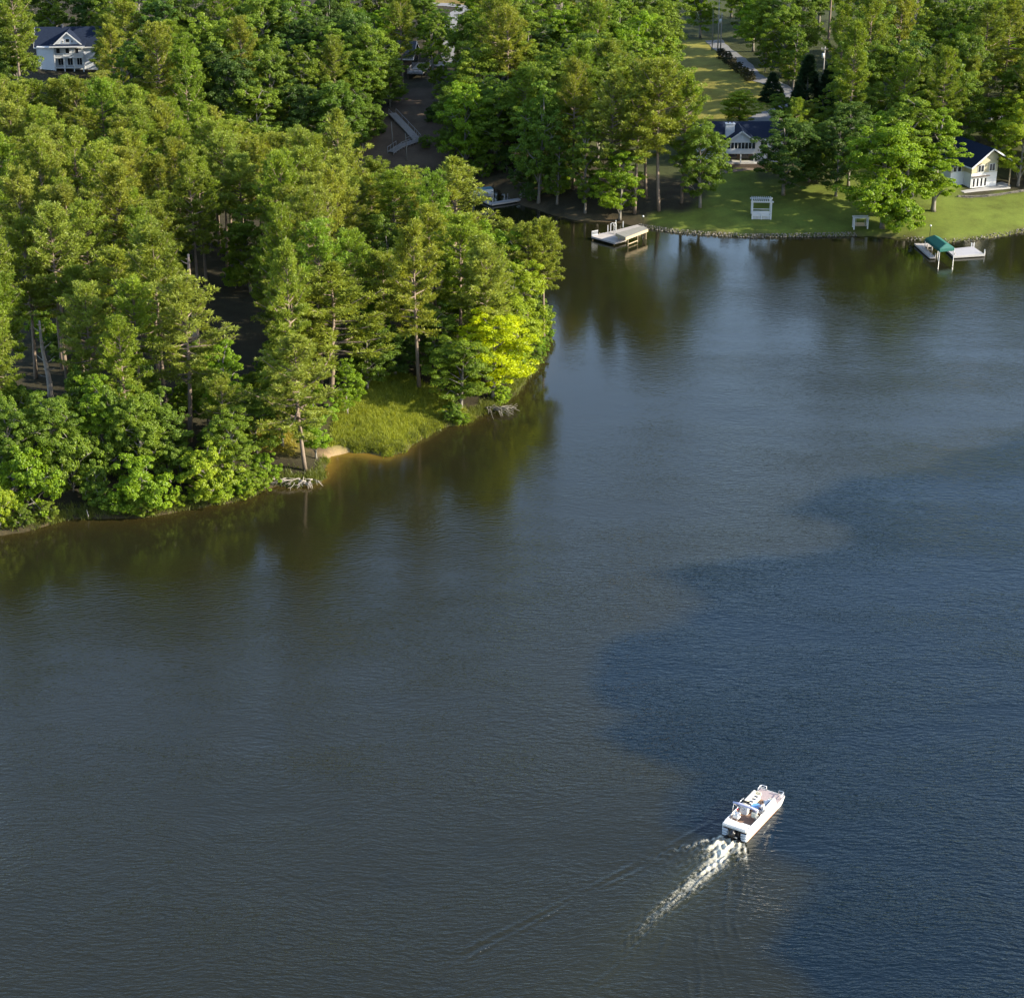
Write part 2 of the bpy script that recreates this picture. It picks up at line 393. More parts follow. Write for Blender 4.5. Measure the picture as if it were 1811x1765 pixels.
# ------------------------------------------------------------------ water
SKY_RUF_PX = [(2300,700),(1811,765),(1700,800),(1640,828),(1560,838),(1480,850),(1390,905),(1440,918),(1500,932),(1490,962),(1380,985),(1280,990),(1150,1010),(1190,1030),(1245,1062),
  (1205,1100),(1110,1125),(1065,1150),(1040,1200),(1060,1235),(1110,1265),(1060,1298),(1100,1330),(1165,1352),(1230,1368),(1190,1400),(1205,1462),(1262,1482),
  (1330,1500),(1450,1545),(1400,1610),(1370,1680),(1440,1765),(1500,2100),(2300,2300)]  # outline of the painted blue sky reflection, which also gets stronger ripples
def water():
    WX0, WX1, WY0, WY1 = P(820,1765)[0]-1, P(1430,1500)[0], P(0,1765)[1]-1, P(0,1400)[1]
    xs = np.concatenate([[-3000,-1200,-500,-250,-150,-110], np.arange(-84, WX0, 1.2), np.arange(WX0, WX1, .12), np.arange(WX1, 110, 1.2), [130,170,250,500,1200,3000]])
    ys = np.concatenate([[-3000,-1000,-300,0,60,90], np.arange(96, WY0, 1.0), np.arange(WY0, WY1, .14), np.arange(WY1, 400, 1.2), [410,430]])
    X, Y = np.meshgrid(xs, ys); x = X.ravel(); y = Y.ravel()
    d = sdist(x, y)
    ruf = [tuple(P(a, b)[:2]) for a, b in SKY_RUF_PX]  # outline of the painted sky reflection with stronger ripples
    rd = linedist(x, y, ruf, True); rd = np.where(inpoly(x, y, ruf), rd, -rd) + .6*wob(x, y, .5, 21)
    sky_ruf_mask = smooth((rd+2.4)/5.4)
    # wake in the boat's own frame: u metres behind the stern, w metres to starboard
    sx = x-(boat_c-fwd*BL/2)[0]; sy = y-(boat_c-fwd*BL/2)[1]
    u = -(sx*fwd[0]+sy*fwd[1]); w = sx*rgt[0]+sy*rgt[1]
    z = np.zeros_like(x); foam_and_glint = np.zeros_like(x)
    fine = (x > WX0-.2) & (x < WX1+.2) & (y > WY0-.2) & (y < WY1+.2)
    r = np.random.default_rng(5)
    # turbulent wash: a narrow tongue behind the engine with two flanks close to the stern
    up = np.maximum(u, 0)
    fan = 1.15+.62*up; ph = w/fan
    core = np.exp(-((w+.1-.3*np.sin(u*.3)*(u > 3))/(.80+.018*up))**2)*smooth((u+.1)/.5)*np.exp(-np.maximum(u-3, 0)/15.0)*smooth((26-u)/12)
    lf = np.zeros_like(x)
    for c0, wd, dec, am in ((-.95,.17,2.8,.75), (-.42,.17,3.6,.6), (.22,.16,4.2,.6), (.62,.14,3.2,.5), (.95,.15,2.8,.65)):
        lf += 1.5*am*np.exp(-((ph-c0+.05*np.sin(u*2.1+c0*9))/wd)**2)*np.exp(-up/dec)
    lf *= smooth((u+.1)/.4)
    rf = (np.abs(ph) < 1)*np.exp(-up/2.4)*smooth((u+.1)/.3)*.62
    foam_and_glint = np.clip(core*.95+lf*.9+rf*.8, 0, 1.1)
    # small spray line along the starboard side, peeling off at the bow
    bw = np.exp(-((w-1.36-.13*(u+6.9))/.10)**2)*smooth((u+7.1)/.5)*smooth((1.5-u)/3.0)*(.45+.4*np.sin(u*2.9)*np.sin(u*1.3+1))
    foam_and_glint = np.maximum(foam_and_glint, np.clip(bw, 0, .8))
    bw2 = np.exp(-((w+1.36+.10*(u+6.9))/.10)**2)*smooth((u+7.1)/.5)*smooth((.5-u)/2.0)*.4
    foam_and_glint = np.maximum(foam_and_glint, np.clip(bw2, 0, .5))
    tur = np.zeros_like(x)
    for k in range(26):
        a = r.uniform(0, 6.28); f = r.uniform(4.0, 13.0); tur += np.sin((u*math.cos(a)*.55+w*math.sin(a)*1.3)*f+r.uniform(0, 6.28))
    z += np.clip(core+lf+rf, 0, 1)*tur*.024
    foam_and_glint = foam_and_glint*np.clip(.92+tur*.025, 0, 1.2)
    # divergent waves: feathers of short crests either side
    def crest(pts, amp, wid):
        q = [tuple(P(a, b)[:2]) for a, b in pts]
        dd = linedist(x, y, q); e = linedist(x, y, [q[-1], q[-1]])
        return 1.25*amp*(np.exp(-(dd/wid)**2)-.55*np.exp(-(dd/(wid*2.3))**2))
    for pts, amp, wid in [([(1262,1452),(1180,1497),(1080,1550),(960,1612),(820,1680),(700,1735)], .085, .30),
                          ([(1225,1492),(1130,1540),(1040,1580),(930,1640),(800,1708),(730,1745)], .065, .26),
                          ([(1362,1478),(1352,1520),(1340,1560),(1322,1590)], .070, .22), ([(1330,1520),(1318,1560),(1305,1600),(1298,1640)], .075, .22),
                          ([(1290,1560),(1282,1610),(1288,1655),(1270,1690)], .070, .24), ([(1262,1600),(1256,1640),(1270,1690),(1285,1740)], .065, .24),
                          ([(1236,1650),(1232,1690),(1240,1730),(1236,1765)], .055, .24), ([(1212,1690),(1215,1730),(1222,1790)], .050, .24),
                          ([(1302,1590),(1300,1630),(1310,1670)], .055, .2), ([(1180,1660),(1160,1700),(1120,1740)], .04, .3), ([(1110,1690),(1080,1720),(1040,1745)], .04, .3)]:
        cr = crest(pts, amp, wid)*(.55+.45*wob(x, y, .9, 31))
        z += cr
        if pts[0][0] > 1200 and pts[0][1] > 1470: foam_and_glint = np.maximum(foam_and_glint, np.clip(cr*9, 0, .62)*(np.sin(x*7+y*3) > -.5))  # starboard crest streaks: foam plus bright sky glints, painted pale through this mask
    z = z*fine*smooth((x-WX0)/2)*smooth((WX1-x)/2)*smooth((WY1-y)/2)
    z = np.clip(z, -.2, .25); foam_and_glint = foam_and_glint*fine
    churn = np.clip(np.exp(-(w/(1.5+.09*np.maximum(u,0)))**2)*smooth((u+1.5)/2)*np.exp(-np.maximum(u, 0)/14), 0, 1)
    pb = P(600, 812); bd = np.hypot(x-pb[0], (y-pb[1]))
    shal = np.exp(-np.maximum(-d, 0)/1.6)*np.exp(-np.maximum(bd-4,0)/5)
    shal = np.maximum(shal, .10*np.exp(-np.maximum(-d, 0)/2.5)*(y < 300))
    calm = smooth((-d-5)/34)*np.interp(y, [120, 180, 300, 360], [1.0, .85, .42, .35])
    idx = np.arange(len(x)).reshape(X.shape)
    F = np.stack([idx[:-1,:-1].ravel(), idx[:-1,1:].ravel(), idx[1:,1:].ravel(), idx[1:,:-1].ravel()], 1)
    m, nt, out = new_mat('lake_water')
    A = lambda nme, nt=nt: nd(nt, 'ShaderNodeAttribute', attribute_name=nme).outputs['Fac']
    geo = nd(nt, 'ShaderNodeNewGeometry'); pos = geo.outputs['Position']
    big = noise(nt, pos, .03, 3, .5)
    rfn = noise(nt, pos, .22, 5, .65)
    rmx = nd(nt, 'ShaderNodeMath', operation='MULTIPLY_ADD'); nt.links.new(rfn.outputs[0], rmx.inputs[0]); rmx.inputs[1].default_value = .7; nt.links.new(A('sky_ruffle'), rmx.inputs[2])
    sky_mix = ramp(nt, rmx.outputs[0], .38, 1.22)
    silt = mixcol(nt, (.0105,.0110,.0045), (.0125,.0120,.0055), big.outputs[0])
    base = mixcol(nt, silt, (.0012,.0055,.0100), sky_mix)  # reflected clear blue sky painted into the base colour of the patch
    base = mixcol(nt, base, (.026,.027,.010), A('churn'))
    base = mixcol(nt, base, (.20,.125,.022), A('shallow'))
    f1 = noise(nt, pos, 3.2, 6, .7); f2 = noise(nt, pos, 13.0, 5, .7)
    fs_ = nd(nt, 'ShaderNodeMath', operation='ADD'); nt.links.new(f1.outputs[0], fs_.inputs[0]); nt.links.new(f2.outputs[0], fs_.inputs[1])
    fsub = nd(nt, 'ShaderNodeMath', operation='MULTIPLY_ADD'); nt.links.new(fs_.outputs[0], fsub.inputs[0]); fsub.inputs[1].default_value = 1.5; fsub.inputs[2].default_value = -1.98
    fadd = nd(nt, 'ShaderNodeMath', operation='ADD'); nt.links.new(A('foam_and_glint'), fadd.inputs[0]); nt.links.new(fsub.outputs[0], fadd.inputs[1])
    fgate = nd(nt, 'ShaderNodeMath', operation='MULTIPLY'); nt.links.new(ramp(nt, fadd.outputs[0], -.05, .95), fgate.inputs[0]); nt.links.new(ramp(nt, A('foam_and_glint'), .02, .22), fgate.inputs[1])
    fm = fgate.outputs[0]
    base = mixcol(nt, base, (.74,.70,.58), fm)
    # ripples: short wind waves running across the lake, three sizes, bent by a slow noise
    warp = noise(nt, pos, .05, 2, .5)
    def rip(rot, sx_, sy_, scale, det):
        mp = nd(nt, 'ShaderNodeMapping'); mp.inputs['Rotation'].default_value = (0, 0, rot); mp.inputs['Scale'].default_value = (sx_, sy_, 1)
        va = nd(nt, 'ShaderNodeVectorMath', operation='MULTIPLY_ADD'); nt.links.new(warp.outputs['Color'], va.inputs[0]); va.inputs[1].default_value = (6, 6, 0); nt.links.new(pos, va.inputs[2])
        nt.links.new(va.outputs[0], mp.inputs['Vector'])
        return noise(nt, mp.outputs[0], scale, det, .5).outputs[0]
    r1 = rip(math.radians(14), .42, 1.35, 2.0, 2); r2 = rip(math.radians(-22), .7, 1.5, 4.0, 3); r3 = rip(math.radians(35), .8, 1.3, .6, 2)
    s1 = nd(nt, 'ShaderNodeMath', operation='MULTIPLY_ADD'); nt.links.new(r2, s1.inputs[0]); s1.inputs[1].default_value = .42; nt.links.new(r1, s1.inputs[2])
    s2 = nd(nt, 'ShaderNodeMath', operation='MULTIPLY_ADD'); nt.links.new(r3, s2.inputs[0]); s2.inputs[1].default_value = .6; nt.links.new(s1.outputs[0], s2.inputs[2])
    amp = nd(nt, 'ShaderNodeMath', operation='MULTIPLY_ADD'); nt.links.new(A('open'), amp.inputs[0]); amp.inputs[1].default_value = .078; amp.inputs[2].default_value = .010
    amp2 = nd(nt, 'ShaderNodeMath', operation='MULTIPLY_ADD'); nt.links.new(A('sky_ruffle'), amp2.inputs[0]); amp2.inputs[1].default_value = .055; nt.links.new(amp.outputs[0], amp2.inputs[2])
    gmp = nd(nt, 'ShaderNodeMapping'); gmp.inputs['Rotation'].default_value = (0, 0, .5); gmp.inputs['Scale'].default_value = (.5, 1.3, 1); nt.links.new(pos, gmp.inputs['Vector'])
    gust = nd(nt, 'ShaderNodeMapRange'); inp(gust, 'From Min', .36); inp(gust, 'From Max', .64); inp(gust, 'To Min', .5); inp(gust, 'To Max', 1.3)
    nt.links.new(noise(nt, gmp.outputs[0], .045, 4, .6).outputs[0], gust.inputs['Value'])
    ga = nd(nt, 'ShaderNodeMath', operation='MULTIPLY'); nt.links.new(gust.outputs[0], ga.inputs[0]); nt.links.new(amp2.outputs[0], ga.inputs[1])
    hgt = nd(nt, 'ShaderNodeMath', operation='MULTIPLY'); nt.links.new(s2.outputs[0], hgt.inputs[0]); nt.links.new(ga.outputs[0], hgt.inputs[1])
    bp = nd(nt, 'ShaderNodeBump'); inp(bp, 'Strength', 1.0); inp(bp, 'Distance', 1.0); nt.links.new(hgt.outputs[0], bp.inputs['Height'])
    b = nd(nt, 'ShaderNodeBsdfPrincipled'); inp(b, 'IOR', 1.333); inp(b, 'Specular IOR Level', .68); nt.links.new(base, b.inputs['Base Color']); nt.links.new(bp.outputs[0], b.inputs['Normal'])
    rr = nd(nt, 'ShaderNodeMapRange'); inp(rr, 'To Min', .06); inp(rr, 'To Max', .75); nt.links.new(fm, rr.inputs['Value']); nt.links.new(rr.outputs[0], b.inputs['Roughness'])
    nt.links.new(b.outputs[0], out.inputs[0])
    o = link('water', np_mesh('water', np.stack([x,y,z],1), F, m, True, {'sky_ruffle': sky_ruf_mask, 'foam_and_glint': foam_and_glint, 'churn': churn, 'shallow': np.clip(shal,0,1), 'open': calm}))
    tag(o, kind='structure')
water()

# ------------------------------------------------------------------ tree kit (meshes are made once, trees are copies that share them)
def rdir(r, n):
    v = r.normal(size=(n, 3)); return v/np.linalg.norm(v, axis=1, keepdims=True)
def unit(v): return v/(np.linalg.norm(v, axis=1, keepdims=True)+1e-9)
def blades(r, cen, rad, n, length, width, up=.35, flat=.65, tone=None):
    """needle tufts: thin triangles bursting out of each clump"""
    k = len(cen); c = np.repeat(cen, n, 0); R = np.repeat(rad, n)[:, None]; N = k*n
    d = rdir(r, N); d[:, 2] = d[:, 2]*flat+up*r.random(N); d = unit(d)
    base = c + d*R*np.array([1, 1, flat])*(r.random((N, 1))**.5)*.75
    sd = unit(np.cross(d, rdir(r, N)))
    L = length*r.uniform(.7, 1.25, (N, 1)); w = width*r.uniform(.7, 1.3, (N, 1))
    V = np.stack([base-sd*w, base+sd*w, base+d*L], 1).reshape(-1, 3)
    F = np.arange(3*N).reshape(-1, 3)
    tk = r.random(k) if tone is None else tone
    t = np.clip(np.repeat(tk, n)*.65+r.random(N)*.35, 0, 1)
    return V, F, np.repeat(t, 3)
def leaves(r, cen, rad, n, size, crown_c, flat=.75, tone=None):
    """leaf-sized quads in a loose shell round each clump, facing mostly out and up"""
    k = len(cen); c = np.repeat(cen, n, 0); R = np.repeat(rad, n)[:, None]; N = k*n
    d = rdir(r, N); d[:, 2] += .25; d = unit(d)
    p = c + d*R*np.array([1, 1, flat])*(.35+.65*r.random((N, 1))**.45)
    nrm = unit(d*.6 + unit(p-crown_c)*.35 + np.array([0, 0, .3]) + rdir(r, N)*.78)
    a = unit(np.cross(nrm, rdir(r, N))); b = np.cross(nrm, a)
    s = size*r.uniform(.65, 1.3, (N, 1))
    fold = nrm*s*.25
    V = np.stack([p-a*s*.62, p-b*s*.42-fold, p+a*s*.62, p+b*s*.42-fold], 1).reshape(-1, 3)
    F = np.arange(4*N).reshape(-1, 4)
    tk = r.random(k) if tone is None else tone
    t = np.clip(np.repeat(tk, n)*.55+r.random(N)*.45, 0, 1)
    return V, F, np.repeat(t, 4)

def make_pine(seed, H=22., R=3.4, cb=.42, sparse=1.0, wide=0.0, flat=.6, top=.55):
    r = np.random.default_rng(seed); wood = MB()
    bend = r.normal(0, .35, 2)
    def tp(t): return np.array([bend[0]*math.sin(t*2.2), bend[1]*math.sin(t*1.9+.4)-bend[1]*.39, t*H])
    r0 = .0125*H
    wood.tube([tp(t)-tp(0) for t in np.linspace(0, 1, 9)], [r0*(1-.86*t)+.02 for t in np.linspace(0, 1, 9)], 7)
    nb = int(H*2.5*sparse); cen = []; rad = []; az = r.uniform(0, 6.28); ton = []
    for i in range(nb):
        t = (i+.5)/nb; t2 = cb+(1-cb)*t
        az += 2.4+r.normal(0, .35)
        sh = (1-(max(0, t-.32)/.70)**(2.0+top))**.62*(.66+.34*min(1, t/.32)) if wide == 0 else (1-t**2.6)*(.75+.25*r.random())
        L = R*sh*r.uniform(.62, 1.12)+.35
        el = math.radians(2+62*t**1.3+r.normal(0, 11))
        o = tp(t2)-tp(0); dv = np.array([math.cos(az)*math.cos(el), math.sin(az)*math.cos(el), math.sin(el)])
        pts = [o, o+dv*L*.5+np.array([0, 0, -.04*L]), o+dv*L+np.array([0, 0, .10*L])]
        br = max(.02, .020*L*(1-.4*t)+.012)
        wood.tube(pts, [br*1.5, br, br*.4], 4, False)
        m = max(3, int(L*2.1)); tb = r.random()
        for j in range(m):
            s = .34+.66*(j+.6)/m
            p = o+dv*L*s+np.array([0, 0, (-.16*s*(1-s)*2+.10*s*s)*L])
            off = r.normal(0, 1, 3)*np.array([.30, .30, .12])*(.35+.16*L)
            cen.append(p+off); rad.append(r.uniform(.45, .82)*(1 if L > 1.2 else .8)); ton.append(np.clip(tb*.55+r.random()*.45, 0, 1))
    for q in range(3):
        cen.append(tp(1)-tp(0)+np.array([0, 0, -.25*q])); rad.append(.4); ton.append(.7)
    V, F, t = blades(r, np.array(cen), np.array(rad), 60, .34, .062, .45, flat, np.array(ton))
    return wood, np_mesh('pine_needles', V, F, MT['needle'], False, {'tint': t}), H, R

def make_broad(seed, H=16., R=4.6, cb=.22, lobes=14, shape='round', size=.23, n=92, sub=13):
    r = np.random.default_rng(seed); wood = MB()
    cz = (cb+(1-cb)*.5)*H; hz = (1-cb)*H*.5
    lob = []
    for i in range(lobes):
        u = (i+.5)/lobes; zz = 1-2*u; a = i*2.4+r.normal(0, .4)
        if shape == 'column': rr = math.sqrt(max(0, 1-abs(zz)**3))
        elif shape == 'cone': rr = .2+.8*(1-(zz+1)/2)
        else: rr = math.sqrt(max(0, 1-zz*zz))**.8
        f = r.uniform(.50, .76)
        lob.append(np.array([math.cos(a)*rr*R*f, math.sin(a)*rr*R*f, cz+zz*hz*.80+r.normal(0, .04*H)]))
    lob.append(np.array([r.normal(0, .3), r.normal(0, .3), H-.16*H])); lob.append(np.array([r.normal(0, .6), r.normal(0, .6), cz]))
    r0 = .016*H; fork = max(.08, cb*.9)*H
    lean = r.normal(0, .25, 2)
    def tp(z): return np.array([lean[0]*z/H*2, lean[1]*z/H*2, z])
    wood.tube([tp(0), tp(fork*.5), tp(fork), tp(cz), tp(H*.85)], [r0*1.25, r0, r0*.9, r0*.5, .03], 7)
    cen = []; rad = []; ton = []
    for L in lob:
        z0 = max(fork*.8, L[2]-R*.6); o = tp(min(z0, H*.8))
        wood.tube([o, (o+L)/2+np.array([0, 0, .12*R]), L], [r0*.42, r0*.28, .03], 5, False)
        lr = R*r.uniform(.34, .48); tl = r.random()
        for q in range(sub):
            d = rdir(r, 1)[0]; d[2] = d[2]*.75+.12
            c = L+d*lr*r.uniform(.5, 1.25); cen.append(c)
            rad.append(R*r.uniform(.09, .20)); ton.append(np.clip(tl*.5+r.random()*.5, 0, 1))
            if q % 4 == 0: wood.tube([L, c], [.04, .015], 3, False)
    V, F, t = leaves(r, np.array(cen), np.array(rad), n, size, np.array([0, 0, cz]), .58, np.array(ton))
    return wood, np_mesh('leaves', V, F, MT['leaf'], False, {'tint': t}), H, R

def make_cedar(seed, H=12., R=2.4):
    r = np.random.default_rng(seed); wood = MB().tube([(0,0,0),(0,0,H*.5),(0,0,H*.97)], [.22,.14,.02], 6)
    k = 420; t = r.random(k)**1.25; a = r.uniform(0, 6.28, k)
    rr = R*(1-t)**.8*r.uniform(.72, 1.05, k)+.1
    cen = np.stack([np.cos(a)*rr, np.sin(a)*rr, .05*H+t*.93*H], 1)
    V, F, tn = blades(r, cen, np.full(k, .42), 56, .30, .075, .55, .9)
    return wood, np_mesh('cedar_foliage', V, F, MT['needle'], False, {'tint': tn}), H, R

KIT = {'pine': [], 'bigpine': [], 'barepine': [], 'broad': [], 'column': [], 'shrub': [], 'cedar': []}
def reg(kind, res, bark):
    wood, crown, H, R = res
    KIT[kind].append((wood.mesh('trunk', bark, True), crown, H, R))
for s in range(7): reg('pine', make_pine(100+s, 22, 3.9+.3*(s % 3), .36+.05*(s % 4), 1.0, 0, .6, .48+.06*(s % 3)), MT['bark_pine'])
for s in range(3): reg('bigpine', make_pine(140+s, 20, 6.0, .34, 1.25, 1, .5), MT['bark_pine'])
for s in range(2): reg('barepine', make_pine(160+s, 21, 3.2, .58, .8, 0, .6), MT['bark_pine'])
for s in range(6): reg('broad', make_broad(200+s, 16, 4.6, .10+.03*(s % 3), 17+s % 3), MT['bark'])
for s in range(3): reg('column', make_broad(240+s, 18, 3.6, .07, 17, 'column', .23, 92, 12), MT['bark'])
for s in range(4): reg('shrub', make_broad(270+s, 4.6, 2.7, .04, 10, 'round', .175, 84, 11), MT['bark'])
for s in range(2): reg('cedar', make_cedar(300+s), MT['bark'])

NAME = {'pine': 'pine_tree', 'bigpine': 'pine_tree', 'barepine': 'pine_tree', 'broad': 'broadleaf_tree', 'column': 'broadleaf_tree', 'shrub': 'shrub', 'cedar': 'cedar_tree'}
CAT = {'shrub': 'shrub'}
TREES = []      # x, y, kind for the labels
def plant(kind, loc, H, R, col, label=None, group=None, var=None, rz=None, lean=None):
    k = KIT[kind]; tr, cr, h0, r0 = k[random.randrange(len(k)) if var is None else var % len(k)]
    root = empty(NAME[kind], (loc[0], loc[1], loc[2]-.12), random.uniform(0, 6.28) if rz is None else rz)
    if lean: root.rotation_euler = (lean[0], lean[1], root.rotation_euler.z)
    root.scale = (R/r0, R/r0, H/h0)
    link('trunk', tr, root)
    c = link('crown', cr, root); c.color = (*col, 1)
    tag(root, label, CAT.get(kind, 'tree'), group)
    return root

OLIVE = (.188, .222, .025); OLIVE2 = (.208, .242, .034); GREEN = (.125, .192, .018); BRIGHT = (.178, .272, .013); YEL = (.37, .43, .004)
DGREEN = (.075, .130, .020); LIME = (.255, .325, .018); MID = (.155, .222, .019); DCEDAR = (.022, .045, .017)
def jit(c, a=.16):
    f = random.uniform(1-a, 1+a); g = random.uniform(1-a*.6, 1+a*.6)
    return (c[0]*f*g, c[1]*f, c[2]*f)
def hero(kind, base, top_py, wpx, col, label, group=None, var=None, lean=None, dx=0):
    g = G(*base); s = scale_at(g[1], g[2])
    zz = np.linspace(g[2]+.5, g[2]+42, 400)
    _, pys = proj(np.full(400, g[0]), np.full(400, g[1]), zz)
    H = float(zz[np.argmin(np.abs(pys-top_py))]-g[2]); R = wpx/s/2
    HEROES.append((g[0], g[1], R, H))
    return plant(kind, (g[0], g[1], g[2]), H, R, col, label, group, var, None, lean)
HEROES = []

# ------------------------------------------------------------------ trees one can single out
hero('pine', (336,782), 505, 140, OLIVE2, 'tall pine with a forked pale trunk standing bare at the front of the left wood', var=1)
hero('bigpine', (540,832), 596, 185, OLIVE2, 'drooping pine right above the bleached roots at the water', var=0)
hero('bigpine', (585,705), 470, 230, OLIVE, 'wide spreading pine with bare white limbs behind the grassy point', var=1)
hero('barepine', (688,655), 455, 85, OLIVE, 'thin pine with a long bare trunk left of the pale forked tree', var=0)
hero('barepine', (745,640), 475, 95, OLIVE2, 'pale forked pine trunk with a thin crown near the tip of the point', var=1)
hero('broad', (872,706), 545, 150, YEL, 'bright yellow-green tree leaning over the water at the tip of the point', var=0)
hero('broad', (905,655), 520, 105, LIME, 'lime-green tree at the waterline right of the yellow tree', var=1)
hero('broad', (815,725), 600, 125, MID, 'mid-green tree beside the yellow tree over the brown bank', var=2)
hero('broad', (770,668), 545, 105, GREEN, 'dark green leafy tree at the back of the grassy clearing', var=3)
hero('broad', (700,664), 575, 110, DGREEN, 'low dark bushy tree shading the grassy clearing', var=4)
hero('broad', (830,610), 425, 130, BRIGHT, 'bright green round-headed tree behind the yellow tree', var=5)
hero('broad', (925,625), 455, 90, LIME, 'pale lime feathery tree near the right end of the point', var=0)
hero('pine', (962,605), 400, 75, OLIVE, 'olive pine farthest right on the point, leaning over the lake', var=3)
hero('pine', (930,600), 405, 80, OLIVE, 'olive pine just left of the farthest right pine on the point', var=2)
hero('broad', (875,590), 400, 110, BRIGHT, 'bright green leafy tree behind the lime tree on the point', var=2)
hero('bigpine', (800,545), 283, 195, OLIVE2, 'broad flat-topped pine rising in front of the hidden cove', var=2)
hero('bigpine', (600,470), 198, 130, OLIVE2, 'tall pale-topped pine standing above the wood before the wooden stairs', var=1)
hero('broad', (615,735), 640, 60, BRIGHT, 'small bright green tree at the left edge of the grassy clearing', var=3)
hero('pine', (400,830), 670, 85, OLIVE, 'thin young pine with a lit trunk at the shore left of the roots', var=5)
for i, (b, t, w, c, l) in enumerate([((98,862),690,112,GREEN,'leafy tree at the left shore just right of the grey snag'), ((250,852),688,104,MID,'leafy tree on the bank above the round lime shrub'),
    ((28,868),715,96,GREEN,'leafy tree at the left edge behind the large bright shrub'), ((182,838),672,100,BRIGHT,'fresh green tree in the middle of the left bank'),
    ((300,836),700,92,GREEN,'leafy tree just left of the forked pale trunk'), ((412,858),730,92,MID,'leafy tree at the shore behind the thin young pine'), ((455,812),690,90,GREEN,'shaded tree above the small shrub by the roots'),
    ((370,760),600,100,GREEN,'green tree behind the forked pale trunk'), ((500,790),640,92,MID,'green tree left of the drooping pine'), ((650,690),560,92,GREEN,'dark tree under the wide spreading pine')]):
    hero('broad', b, t, w, c, l, None, i)
hero('broad', (832,150), 15, 84, MID, 'leafy tree hiding the right side of the paved drive', var=1)
hero('broad', (845,60), -40, 80, BRIGHT, 'bright tree at the top edge right of the paved drive', var=3)
for b, t, w, c, l, v in [((60,905),800,120,BRIGHT,'large bright shrub hanging over the water at the left edge',0), ((262,906),815,118,BRIGHT,'round lime shrub spilling over the lake beside the thin stake',1),
    ((375,880),790,110,LIME,'yellowish shrub at the water left of the bleached roots',2), ((468,858),803,60,BRIGHT,'small bright shrub just left of the bleached roots',3),
    ((150,800),665,95,GREEN,'upright green thicket right of the grey snag',0), ((215,840),700,95,GREEN,'leafy green thicket in the middle of the left shore',1),
    ((130,870),760,100,MID,'green thicket behind the large left shrub',2), ((20,820),700,90,GREEN,'green thicket at the left edge above the shrubs',3),
    ((320,860),790,80,MID,'green shrub below the forked pale trunk',3), ((0,935),860,60,LIME,'lime shrub cut by the left edge of the picture',2), ((175,895),830,70,GREEN,'low dark green shrub on the bank behind the stake',1)]:
    hero('shrub', b, t, w, c, l, None, v)
# mainland
hero('broad', (1560,404), 200, 160, BRIGHT, 'huge leafy tree at the seawall hanging down to the water by the small white arbor', var=0)
hero('column', (1600,385), 165, 120, MID, 'tall feathery crown behind the huge tree at the seawall', var=0)
hero('column', (1650,374), 190, 112, BRIGHT, 'tall bright tree on the lawn just left of the tan and white house', var=1)
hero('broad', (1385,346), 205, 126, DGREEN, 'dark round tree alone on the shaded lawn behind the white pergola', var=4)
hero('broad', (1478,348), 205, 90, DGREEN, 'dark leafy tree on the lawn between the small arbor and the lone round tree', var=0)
hero('broad', (1430,322), 215, 90, GREEN, 'green tree on the lawn right of the dark round tree', var=1)
hero('broad', (1238,368), 222, 100, GREEN, 'dense green tree beside the porch house with a pale leaning trunk', var=5)
hero('pine', (1165,374), 120, 110, OLIVE, 'tall olive pine at the left edge of the shaded lawn', var=2)
hero('pine', (1205,360), 135, 85, MID, 'tall pine behind the dense green tree by the porch house', var=4)
hero('pine', (1122,378), 165, 95, OLIVE, 'olive pine above the swimming dock', var=6)
hero('broad', (1096,390), 268, 95, BRIGHT, 'bright leafy tree hanging over the swimming dock', var=3)
hero('cedar', (1424,222), 96, 66, DCEDAR, 'dark pointed cedar left of the utility pole', var=0)
hero('cedar', (1462,226), 112, 66, DCEDAR, 'dark broad cedar hiding the foot of the utility pole', var=1)
hero('broad', (1308,222), 158, 72, LIME, 'round yellow-green tree behind the porch house chimney', var=1)
hero('broad', (1386,222), 170, 62, MID, 'small umbrella-shaped tree behind the porch house', var=2)
hero('cedar', (1365,180), 128, 44, (.03,.058,.024), 'small dark conifer at the bend of the gravel drive', var=1)
hero('column', (1353,128), 68, 26, MID, 'slim upright young tree beside the gravel drive', var=2)
hero('column', (1395,150), 96, 34, OLIVE, 'slender tree with yellow edge left of the pointed cedar', var=0)
hero('pine', (1712,262), 108, 72, OLIVE, 'olive pine standing behind the tan and white house', var=0)
hero('broad', (1800,330), 175, 96, LIME, 'yellow-green tree at the right edge beside the tan and white house', var=3)
hero('broad', (1770,262), 165, 90, BRIGHT, 'bright green tree above the roof of the tan and white house', var=0)
hero('broad', (1500,330), 185, 95, DGREEN, 'shaded green tree deep between the lawn and the huge tree', var=5)
hero('broad', (1530,290), 150, 95, GREEN, 'green tree rising behind the huge seawall tree', var=2)
hero('broad', (655,212), 48, 105, MID, 'leafy tree in front of the grey-roofed hill house, left of the stairs', var=2)
hero('broad', (800,292), 150, 74, GREEN, 'shaded tree closing the right side of the bare bank with the stairs', var=0)
hero('broad', (642,268), 160, 74, GREEN, 'shaded tree closing the left side of the bare bank with the stairs', var=3)
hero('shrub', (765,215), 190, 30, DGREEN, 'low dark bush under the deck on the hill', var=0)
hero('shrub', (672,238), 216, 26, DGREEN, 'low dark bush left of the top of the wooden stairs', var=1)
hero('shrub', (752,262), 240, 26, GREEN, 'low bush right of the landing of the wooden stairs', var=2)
hero('broad', (690,190), 100, 70, GREEN, 'smaller shaded tree between the hill house and the wooden stairs', var=4)
hero('broad', (700,100), 8, 66, MID, 'tree with a lit top behind the grey-roofed hill house', var=5)
hero('column', (768,170), 18, 52, MID, 'tall tree with a lit left crown beside the deck on the hill', var=1)
